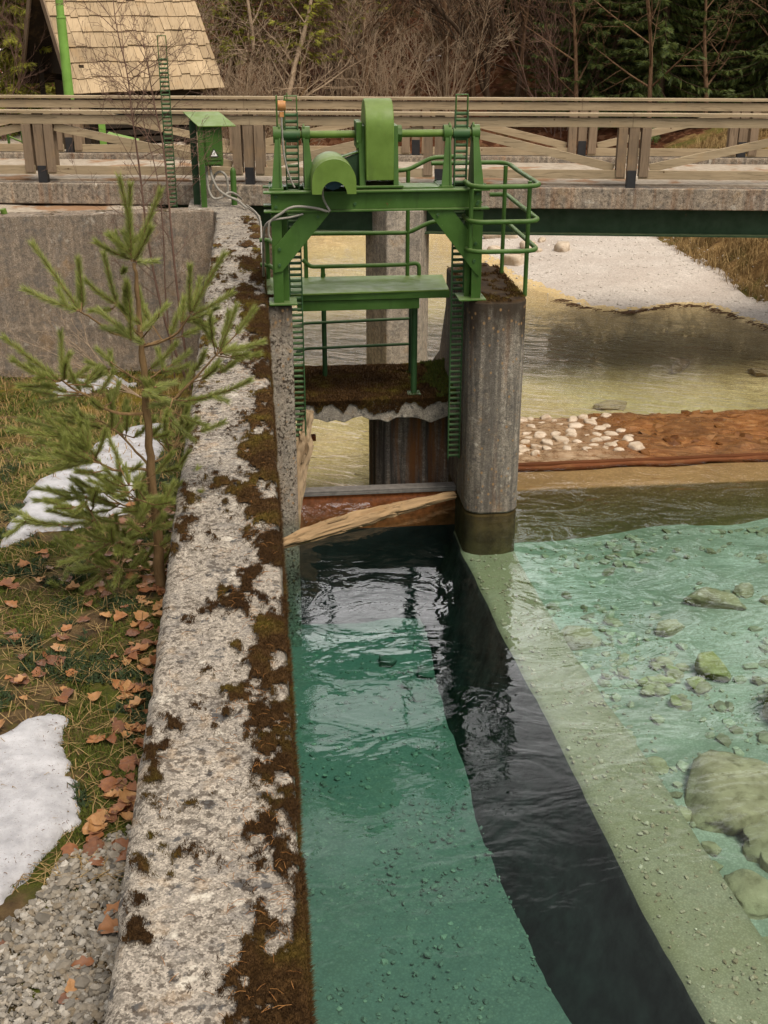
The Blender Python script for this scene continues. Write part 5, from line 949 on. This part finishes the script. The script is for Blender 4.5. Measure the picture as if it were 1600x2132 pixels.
m = MB(); r = random.Random(41)
for i in range(420):
    x, y = (r.uniform(-1.75, -.95), r.uniform(4.1, 5.5)) if i < 300 else (r.uniform(-1.9, -.95), r.uniform(8, 12.5)); a = r.uniform(0, pi); L = r.uniform(.003, .014); z = float(z_bank(np.array([x]), np.array([y]))[0]) + (.05 if i < 300 else .06)
    m.tube([(x - L * cos(a), y - L * sin(a), z), (x + r.gauss(0, .002), y, z + .003), (x + L * cos(a), y + L * sin(a), z - .004)], .0014, 3, False)
tag(m.build('snow_litter', M['bark']), kind='stuff')
# fallen leaves, each one a thing
def leaf_mesh(seed):
    r = random.Random(seed); nu, nv = 11, 7; V = []; F = []; c1 = r.uniform(-.5, .9); c2 = r.uniform(-1.2, 1.8); tw = r.uniform(-.6, .6)
    for i in range(nu):
        t = i / (nu - 1); wd = .40 * math.sin(pi * t ** .8) ** .75 * (1 + .18 * math.sin(t * 17 + seed)) + .006
        for j in range(nv):
            s = j / (nv - 1) * 2 - 1; x = t - .5; y = s * wd; z = c1 * (x * x) * .7 + c2 * y * y + tw * x * y + .02 * math.sin(9 * t + 5 * s + seed) + .03 * abs(s); V.append((x, y, z))
    for i in range(nu - 1):
        for j in range(nv - 1): a = i * nv + j; F.append((a, a + 1, a + nv + 1, a + nv))
    V += [(.5, -.006, c1 * .17), (.5, .006, c1 * .17), (.68, .004, c1 * .2 + .05), (.68, -.004, c1 * .2 + .05)]; k = nu * nv; F.append((k, k + 1, k + 2, k + 3))
    mz = min(v[2] for v in V); V = [(x, y, z - mz * .6) for x, y, z in V]
    me = bpy.data.meshes.new('leaf'); me.from_pydata(V, [], F); me.materials.append(M['leaf%d' % (seed % 4)]); me.polygons.foreach_set('use_smooth', [True] * len(me.polygons)); return me
for k, c in enumerate([((.13, .045, .015), (.22, .085, .028)), ((.19, .075, .022), (.31, .135, .045)), ((.26, .125, .045), (.38, .21, .085)), ((.085, .032, .013), (.16, .062, .024))]):
    t = NT('dry_leaf_%d' % k); p = t.pos(); cc = t.ramp(t.noise(p, 30, 5, .6), (.3, c[0]), (.7, c[1])); b_ = t.n('BsdfPrincipled', 0, {'Base Color': cc, 'Roughness': .6}); t.t.links.new(b_, t.out.inputs[0]); M['leaf%d' % k] = t.m
LM = [leaf_mesh(k) for k in range(12)]
r = random.Random(17); n = 0
while n < 290:
    x = -.60 - 1.35 * r.random() ** 1.5; y = 3.4 + 5.2 * r.random()
    if r.random() < .4: x = r.uniform(-.85, -.60)
    if y < 4.3 and r.random() < .75: continue
    if sdist(np.array([x]), np.array([y]), [(-1.1, 5.5), (-1.5, 5.4), (-2, 5), (-2, 4), (-1.2, 4.1), (-.95, 4.6)])[0] > -.02: continue
    s = r.uniform(.05, .125); o = link('fallen_leaf', LM[r.randrange(12)], None, (x, y, float(z_bank(np.array([x]), np.array([y]))[0]) + .018)); o.scale = (s, s * r.uniform(.8, 1.15), s); o.rotation_euler = (r.uniform(-.22, .22), r.uniform(-.22, .22), r.uniform(0, 6.28))
    tag(o, 'dry brown leaf fallen on the gravel beside the wall' if y < 4.4 else ('dry brown leaf lying on moss against the long wall' if x > -.85 else 'dry brown leaf lying on the open mossy bank'), 'leaf', 'dry leaves on the bank'); n += 1
# ---------------------------------------------------------------- plants
def segs_mesh(name, segs, mat, sides=4):
    A = np.array([s[0] for s in segs], float); B = np.array([s[1] for s in segs], float); ra = np.array([s[2] for s in segs]); rb = np.array([s[3] for s in segs])
    T = B - A; T /= np.linalg.norm(T, axis=1, keepdims=True) + 1e-9; ref = np.where(np.abs(T[:, 2:3]) < .9, [[0, 0, 1.]], [[1., 0, 0]]); U = np.cross(T, ref); U /= np.linalg.norm(U, axis=1, keepdims=True); W = np.cross(T, U)
    V = []
    for k in range(sides):
        a = 2 * pi * k / sides; d = U * cos(a) + W * sin(a); V.append(A + d * ra[:, None]); V.append(B + d * rb[:, None])
    V = np.stack(V, 1); n = len(A); o = (np.arange(n) * 2 * sides)[:, None]
    F = np.concatenate([o + np.array([2 * k, 2 * ((k + 1) % sides), 2 * ((k + 1) % sides) + 1, 2 * k + 1]) for k in range(sides)])
    return npmesh(name, V.reshape(-1, 3), F, mat, True)
def grow(segs, r, p, d, L, rad, lev, maxlev, nchild, spread, up, wob, minr, shrink=.62, start=.25):
    n = max(3, int(L / .35)) if lev < 2 else 4
    st = L / n; pts = [(p.copy(), rad)]
    for i in range(n):
        d = (d + Vector((r.gauss(0, wob), r.gauss(0, wob), r.gauss(0, wob) + up))).normalized(); q = p + d * st; rn = max(minr, rad * (1 - .75 * (i + 1) / n))
        segs.append((p[:], q[:], pts[-1][1], rn, lev)); p = q; pts.append((p.copy(), rn))
    if lev < maxlev:
        k = nchild[lev]
        for i in range(k):
            t = start + (1 - start) * (i + r.random()) / k; j = min(int(t * n), n - 1); b, br = pts[j + 1]; ax = (pts[j + 1][0] - pts[j][0]).normalized(); o = ax.orthogonal().normalized(); o.rotate(Matrix.Rotation(r.uniform(0, 2 * pi), 3, ax))
            nd = (ax * cos(spread) + o * sin(spread) * r.uniform(.7, 1.2)).normalized(); grow(segs, r, b, nd, L * shrink * r.uniform(.5, 1.1) * (1.15 - .5 * t), br * .6, lev + 1, maxlev, nchild, spread, up, wob * 1.15, minr, shrink, .15)
def bare_tree(seed, h, rad, maxlev=3, nchild=(14, 8, 6), spread=.95, up=.03, wob=.10, minr=.006, lean=(0, 0), mat='bark', stems=1, start=.25):
    r = random.Random(seed); segs = []
    for s in range(stems):
        a = r.uniform(0, 6.28); sp = .0 if stems == 1 else r.uniform(.08, .35)
        grow(segs, r, Vector((cos(a) * .1 * (stems > 1), sin(a) * .1 * (stems > 1), -.3)), Vector((lean[0] + cos(a) * sp, lean[1] + sin(a) * sp, 1)).normalized(), h * r.uniform(.7, 1), rad, 0, maxlev, nchild, spread, up, wob, minr, .45, start)
    t0 = [s for s in segs if s[4] == 0]; t1 = [s for s in segs if s[4] > 0]
    return segs_mesh('trunk', t0, M[mat], 7), segs_mesh('branches', t1, M[mat], 3)
def conifer(seed, h, R0, mat, barkm='bark_dark', dens=1., base=.06, droop=.35):
    r = random.Random(seed); q = np.random.default_rng(seed); segs = []; P = []; D = []; W = []
    k = int(h / .35)
    for i in range(k): segs.append(((0, 0, h * i / k - .3 * (i == 0)), (0, 0, h * (i + 1) / k), .014 * h * (1 - i / k) + .01, .014 * h * (1 - (i + 1) / k) + .01, 0))
    bs = []; z = base * h
    while z < h * .985:
        f = 1 - z / h; nb = r.randint(5, 7); a0 = r.uniform(0, 6.28)
        for b in range(nb):
            if r.random() > .9: continue
            L = R0 * (f ** .75) * r.uniform(.65, 1.15) + .12; a = a0 + 2 * pi * b / nb + r.uniform(-.3, .3); n = 5; p = np.array([0, 0, z]); el = .25 * (1 - f) - droop * f
            for j in range(n):
                e2 = el - .22 + .14 * j; d = np.array([cos(a) * cos(e2), sin(a) * cos(e2), math.sin(e2)]); p2 = p + d * L / n; bs.append((tuple(p), tuple(p2), .012 * (1 - j / n) * (1 + L * .5) + .004, .011 * (1 - (j + 1) / n) * (1 + L * .5) + .003, 1))
                m_ = max(2, int(dens * 9 * L / n * 2.2))
                for s in range(m_):
                    t = r.random(); pb = p + (p2 - p) * t; sd_ = 1 if r.random() < .5 else -1; aa = a + sd_ * r.uniform(.5, 1.2); ee = e2 - r.uniform(.1, .7)
                    P.append(pb); D.append((cos(aa) * cos(ee), sin(aa) * cos(ee), math.sin(ee))); W.append(r.uniform(.16, .42) * (.5 + .6 * min(1, L)) * (1.1 - .4 * (j + t) / n))
                p = p2
        z += r.uniform(.22, .36) * (.6 + .4 * f) * 1.15
    P = np.array(P); D = np.array(D); W = np.array(W); n = len(P); U = np.cross(D, q.normal(0, 1, (n, 3))); U /= np.linalg.norm(U, axis=1, keepdims=True); V = []; 
    # each spray: a serrated little fan of five thin needles-bunches
    tris = []
    for c, (f0, sp, ln) in enumerate(((0, 0, 1), (.1, .45, .7), (.1, -.45, .7), (.45, .4, .55), (.45, -.4, .55))):
        b = P + D * (W * f0)[:, None]; d = D + U * sp; d /= np.linalg.norm(d, axis=1, keepdims=True); s = np.cross(d, np.cross(U, d)) ; s = np.cross(d, U); s /= np.linalg.norm(s, axis=1, keepdims=True) + 1e-9
        s = s * .4 + U * .9; wv = (W * .085)[:, None]
        tris.append(np.stack([b - s * wv, b + s * wv, b + d * (W * ln)[:, None] + q.normal(0, .02, (n, 3))], 1))
    V = np.concatenate(tris).reshape(-1, 3); F = np.arange(len(V)).reshape(-1, 3)
    return segs_mesh('trunk', segs, M[barkm], 7), npmesh('foliage', V, F, M[mat], False), segs_mesh('branches', bs, M[barkm], 3)
def plant(nm, parts, loc, rz, sc_, label, cat, group):
    o = empty(nm, loc, label, cat, group); o.rotation_euler = (0, 0, rz); o.scale = (sc_,) * 3
    for pn, me in zip(('trunk', 'crown', 'branches') if len(parts) == 3 else ('trunk', 'branches'), parts): link(pn, me, o)
    return o
def gz(x, y): return float(z_far(np.array([float(x)]), np.array([float(y)]))[0])
r = random.Random(99)
SPR = [conifer(k, 17, 3.1, 'spruce', dens=1.25) for k in (1, 2, 3)]; FIR = [conifer(k, 13, 2.6, 'fir', 'bark', 1.2, .03) for k in (5, 6)]; FIRH = [conifer(k, 15, 3.4, 'fir', 'bark', .5, .22, .2) for k in (7, 8)]
for i, (x, y, s) in enumerate([(10.2, 37.5, .95), (11.9, 36, 1.05), (13.6, 37.3, 1.0), (15.2, 35.6, 1.1), (16.9, 37.5, 1.0), (12.8, 40, 1.1), (14.6, 41, 1.1), (17.5, 41.5, 1.15), (10.9, 42.5, 1.05), (9.3, 45, .9), (19.5, 38.5, 1.1), (21.5, 42, 1.1), (24, 39, 1.1), (16, 46, 1.2), (20, 47, 1.2), (13, 47, 1.2), (27, 44, 1.2), (8.2, 52, 1.1), (4.5, 56, 1.0), (-1, 57, 1.1)]):
    plant('spruce_tree', SPR[i % 3], (x, y, gz(x, y) - .1), r.uniform(0, 6), s * r.uniform(.93, 1.07) * (.8 if x > 9 else .55), 'dark spruce in the dense stand on the hillside at upper right' if x > 9 else 'dark spruce high on the hillside behind the bare trees', 'spruce', 'dark spruces on the hillside')
for i, (x, y, s) in enumerate([(-5.6, 31.0, .8), (-7.4, 32.5, .9), (-5.6, 35, .8), (-11.5, 36, 1.0)]):
    plant('fir_tree', FIR[i % 2], (x, y, gz(x, y) - .1), r.uniform(0, 6), s, 'sunlit yellow-green fir left of the shingled hut', 'fir', 'sunlit firs beside the hut')
for i, (x, y, s) in enumerate([(1.5, 37.0, .66), (-.5, 38.5, .62), (2.9, 40, .7)]):
    plant('fir_tree', FIRH[i % 2], (x, y, gz(x, y) - .1), r.uniform(0, 6), s, 'yellow-green conifer behind the bare shrubs above the hoist', 'fir', 'conifers behind the bare shrubs')
BT = [bare_tree(k, 8.6, .11, 3, (15, 8, 6), .95, .02, .09, .006) for k in (11, 12, 13)]; BM = [bare_tree(k, 7.5, .10, 3, (11, 8, 6), .9, .02, .12, .006, (0, 0), 'bark_dark', 3) for k in (14, 15)]
BTP = [bare_tree(k, 8.5, .095, 3, (13, 8, 5), .95, .0, .07, .006, (.03, 0), 'bark_pale', 1, .15) for k in (16, 17)]
BTT = [bare_tree(k, 9.5, .10, 3, (11, 6, 4), 1.0, .0, .03, .006, (0, 0), 'bark', 1, .2) for k in (31, 32, 33)]
SH = [bare_tree(k, 4.0, .022, 2, (12, 9), .55, .05, .12, .004, (0, 0), mt, 9, .1) for k, mt in ((21, 'bark_pale'), (22, 'bark_pale'), (23, 'twig'))]
for i, (x, y, s) in enumerate([(3.4, 37, .9), (4.6, 39.5, 1), (5.6, 37.8, .95), (6.3, 41, 1), (8.6, 39.5, 1), (2.6, 42, 1), (4.9, 45, 1.1), (7.4, 46, 1.1), (1.4, 49, 1.1), (6.2, 50, 1.2), (3.4, 51, 1.2), (9.6, 50, 1.1), (-3.4, 44, 1), (-4.6, 48, 1.1), (-6.8, 45, 1.1), (-9.8, 47, 1.1), (-13, 46, 1.1), (-2.6, 52, 1.1), (12, 53, 1.2), (-16, 42, 1.1), (5.2, 42.2, .9), (3.9, 48, 1.), (7.9, 43, 1.)]):
    plant('bare_tree', BT[i % 3], (x, y, gz(x, y) - .1), r.uniform(0, 6), s, 'bare brown tree on the leaf-strewn hillside beyond the bridge', 'bare tree', 'bare trees on the hillside')
for i, (x, y, s) in enumerate([(7.5, 37.6, 1), (6.9, 43.5, 1.1), (2.2, 39, .8)]):
    plant('bare_tree', BM[i % 2], (x, y, gz(x, y) - .1), r.uniform(0, 6), s, ['dark many-stemmed bare tree right of the hoist above the railing', 'dark many-stemmed bare tree higher on the hillside', 'dark many-stemmed bare tree above the gear housing'][i], 'bare tree', 'many-stemmed bare trees')
for i, (x, y, s) in enumerate([(.72, 35.4, 1.1), (-.35, 36.5, .9), (-.75, 38, .9)]):
    plant('bare_tree', BTP[i % 2], (x, y, gz(x, y) - .1), r.uniform(0, 6), s, ['straight pale-barked bare tree rising just right of the hut', 'pale bare tree between the hut and the straight pale trunk', 'pale bare tree close to the right edge of the hut roof'][i], 'bare tree', 'pale bare trees')
for i, (x, y, s) in enumerate([(2.9, 37.6, .9), (3.8, 38.8, 1), (4.2, 41.5, 1.05), (5.1, 39, .95), (6.0, 39.4, 1), (6.6, 42.5, 1), (7.2, 40.6, 1), (8.1, 38.2, .9), (8.9, 41.5, 1), (3.1, 43.5, 1), (9.6, 36.3, .85), (11.2, 34.6, .8), (13.0, 34.9, .8), (14.9, 34.2, .8), (-2.1, 41, .9)]):
    plant('bare_tree', BTT[i % 3], (x, y, gz(x, y) - .1), r.uniform(0, 6), s, 'slender bare tree standing in front of the dark spruces' if x > 9.3 else 'slender straight brown trunk standing among the bare trees beyond the bridge', 'bare tree', 'slender trunks on the hillside')
spots = [(-.9, 35), (-1.6, 36.2), (1.4, 37), (2.6, 36.8), (-2.3, 38), (.8, 38.5), (3.7, 35.8), (5.6, 37), (9.2, 37), (-.2, 34.8), (1.1, 34.9), (-5.9, 29.4), (2.5, 39.8), (3.3, 41), (-1.2, 40)]
for i, (x, y) in enumerate(spots):
    plant('bare_shrub', SH[i % 3], (x, y, gz(x, y) - .05), r.uniform(0, 6), r.uniform(.8, 1.25), 'thicket shrub with thin bare twigs left of the hut' if x < -5 else 'thicket shrub with thin bare twigs along the far bank', 'bare shrub', 'bare shrubs along the far bank')

# young pine beside the wall
root = empty('young_pine', PINE_TRUNK[0], 'young green pine growing beside the long concrete wall', 'pine tree')
def pc(o): o.matrix_parent_inverse = Matrix.Translation(-root.location); return o
tp = smooth_path(PINE_TRUNK, 5); k = len(tp); rr = random.Random(4)
tp = [p + Vector((rr.gauss(0, .004), rr.gauss(0, .004), 0)) for p in tp]
MB().tube([tp[0] - Vector((0, 0, .25))] + tp, [.042] + [.040 - .031 * (i / (k - 1)) ** .8 + .003 * (i % 5 == 0) for i in range(k)], 10).build('trunk', M['pinebark'], root, 60)
m = MB()
for pts, rad in PINE_BR:
    sp = smooth_path(pts, 4); kk = len(sp); m.tube([p + Vector((rr.gauss(0, .003), rr.gauss(0, .003), rr.gauss(0, .003))) for p in sp], [rad * 1.05 * (1 - .55 * i / (kk - 1)) for i in range(kk)], 6)
sh_p = []
for a, b in PINE_SH: sh_p.append((Vector(a), Vector(b)))
extra = []
for a, b in sh_p:      # small side shoots
    if (b - a).length > .22 and rr.random() < .7:
        for s in range(rr.randint(0, 2)):
            d = (b - a); o = d.orthogonal().normalized(); o.rotate(Matrix.Rotation(rr.uniform(0, 6.28), 3, d.normalized())); p = a + d * rr.uniform(.02, .3); extra.append((p, p + (d.normalized() * .8 + o * .7).normalized() * rr.uniform(.08, .16)))
bl_ = [smooth_path(p_, 6) for p_, _ in PINE_BR]
for bi, bp in enumerate(bl_):      # fine side twigs along the older limbs
    low = bp[0].z < 3.15
    for s in range(7 if low else 1):
        j = rr.randrange(len(bp) // 3, len(bp)); p = bp[j]; d = (bp[-1] - bp[0]).normalized(); o = Vector((rr.gauss(0, 1), rr.gauss(0, .8), rr.gauss(.1, .5))).normalized(); mid_ = p + (d * .6 + o).normalized() * rr.uniform(.04, .16); e_ = mid_ + (d * .7 + o + Vector((0, 0, .35))).normalized() * rr.uniform(.10, .22)
        extra.append((mid_, e_)); m.tube([p, mid_], [.005, .004], 4)
sh_p += extra; NV = []
q = np.random.default_rng(8)
for a, b in sh_p:
    L = (b - a).length
    if L < .05: continue
    bend = Vector((q.normal(0, .03), q.normal(0, .03), .035)) * L * 3 * .5; mid = (a + b) / 2 - bend * .5
    sp = smooth_path([a, mid, b], 5); m.tube(sp, [.0065 - .003 * i / (len(sp) - 1) for i in range(len(sp))], 5)
    n = int(200 + 2000 * L); t = q.uniform(.02, 1.0, n); ti = t * (len(sp) - 1); i0 = np.minimum(ti.astype(int), len(sp) - 2); f = (ti - i0)[:, None]; SPn = np.array([v[:] for v in sp]); base = SPn[i0] * (1 - f) + SPn[i0 + 1] * f
    ax = SPn[i0 + 1] - SPn[i0]; ax /= np.linalg.norm(ax, axis=1, keepdims=True); rd = q.normal(0, 1, (n, 3)); rd -= ax * (rd * ax).sum(1, keepdims=True); rd /= np.linalg.norm(rd, axis=1, keepdims=True)
    ang_ = q.uniform(.45, .95, n)[:, None] * (1 - .35 * t[:, None]); ln = q.uniform(.045, .066, n)[:, None] * (.85 + .15 * min(1, L / .3)); d = ax * np.cos(ang_) + rd * np.sin(ang_); d[:, 2] += .08; s = np.cross(d, q.normal(0, 1, (n, 3))); s /= np.linalg.norm(s, axis=1, keepdims=True); s *= .0012
    NV.append(np.stack([base - s, base + s, base + d * ln], 1).reshape(-1, 3))
m.build('branches', M['pinebark'], root, 60)
V = np.concatenate(NV); pc(link('needles', npmesh('needles', V, np.arange(len(V)).reshape(-1, 3), M['needle'], False), root)).name = 'needles'

# bare saplings by the return wall
def sapling(path, seed, label, rad, ntw, z0):
    r = random.Random(seed); segs = []; P = smooth_path(path, 6); k = len(P)
    for i in range(k - 1): segs.append((P[i][:], P[i + 1][:], rad * (1 - .8 * i / k), rad * (1 - .8 * (i + 1) / k), 0))
    for i in range(ntw):
        t = .22 + .78 * (i + r.random()) / ntw; j = min(int(t * (k - 1)), k - 2); p = P[j].copy(); a = r.uniform(0, 6.28); d = Vector((cos(a) * .8, sin(a) * .45, r.uniform(.25, .95))).normalized()
        grow(segs, r, p, d, r.uniform(.45, 1.25) * (1.15 - .5 * t), rad * .32, 1, 3, (0, 7, 4), .75, .03, .10, .0022, .45, .12)
    root = empty('bare_sapling', path[0], label, 'sapling', 'bare saplings by the return wall')
    for nm, sg, sd in (('trunk', [s for s in segs if s[4] == 0], 6), ('branches', [s for s in segs if s[4] > 0], 3)): o = link(nm, segs_mesh(nm, sg, M['twig'], sd), root); o.matrix_parent_inverse = Matrix.Translation(-root.location)
sapling([(-1.11, 16.8, .3), (-1.32, 16.8, 1.04), (-1.44, 16.8, 1.74), (-1.51, 16.8, 2.52), (-1.54, 16.8, 3.27), (-1.58, 16.8, 3.95), (-1.6, 16.8, 4.46), (-1.69, 16.8, 5.07), (-1.7, 16.8, 5.6)], 3, 'tall bare reddish sapling in front of the return wall, left one', .022, 26, 0)
sapling([(-1.03, 16.3, .3), (-1.12, 16.3, 1.84), (-1.14, 16.3, 2.67), (-1.165, 16.3, 3.57), (-1.23, 16.3, 4.04), (-1.28, 16.3, 4.48), (-1.32, 16.3, 4.9)], 4, 'tall bare reddish sapling in front of the return wall, right one', .020, 22, 0)
sapling([(-1.25, 16.6, .3), (-1.3, 16.6, 1.5), (-1.27, 16.6, 2.4), (-1.30, 16.6, 3.2), (-1.42, 16.6, 3.9), (-1.36, 16.6, 4.5)], 6, 'thinner bare sapling standing between the two tall ones', .013, 14, 0)
r = random.Random(6); segs = []
for i in range(9):
    a = r.uniform(2.3, 3.6); grow(segs, r, Vector((-1.5 - .06 * i, 15.6 + .1 * i, .35)), Vector((cos(a), sin(a) * .4, r.uniform(.15, .8))).normalized(), r.uniform(1.0, 1.9), .008, 0, 2, (6, 4), .6, .02, .08, .002, .4, .2)
segs.append(((-1.75, 15.9, .25), (-1.5, 15.6, .36), .012, .012, 0))
root = empty('bare_shrub', (-1.5, 15.6, .3), 'low spreading bare shrub arching left in front of the return wall', 'bare shrub')
o = link('branches', segs_mesh('branches', segs, M['straw'] if False else M['bark_pale'], 4), root); o.matrix_parent_inverse = Matrix.Translation(-root.location)
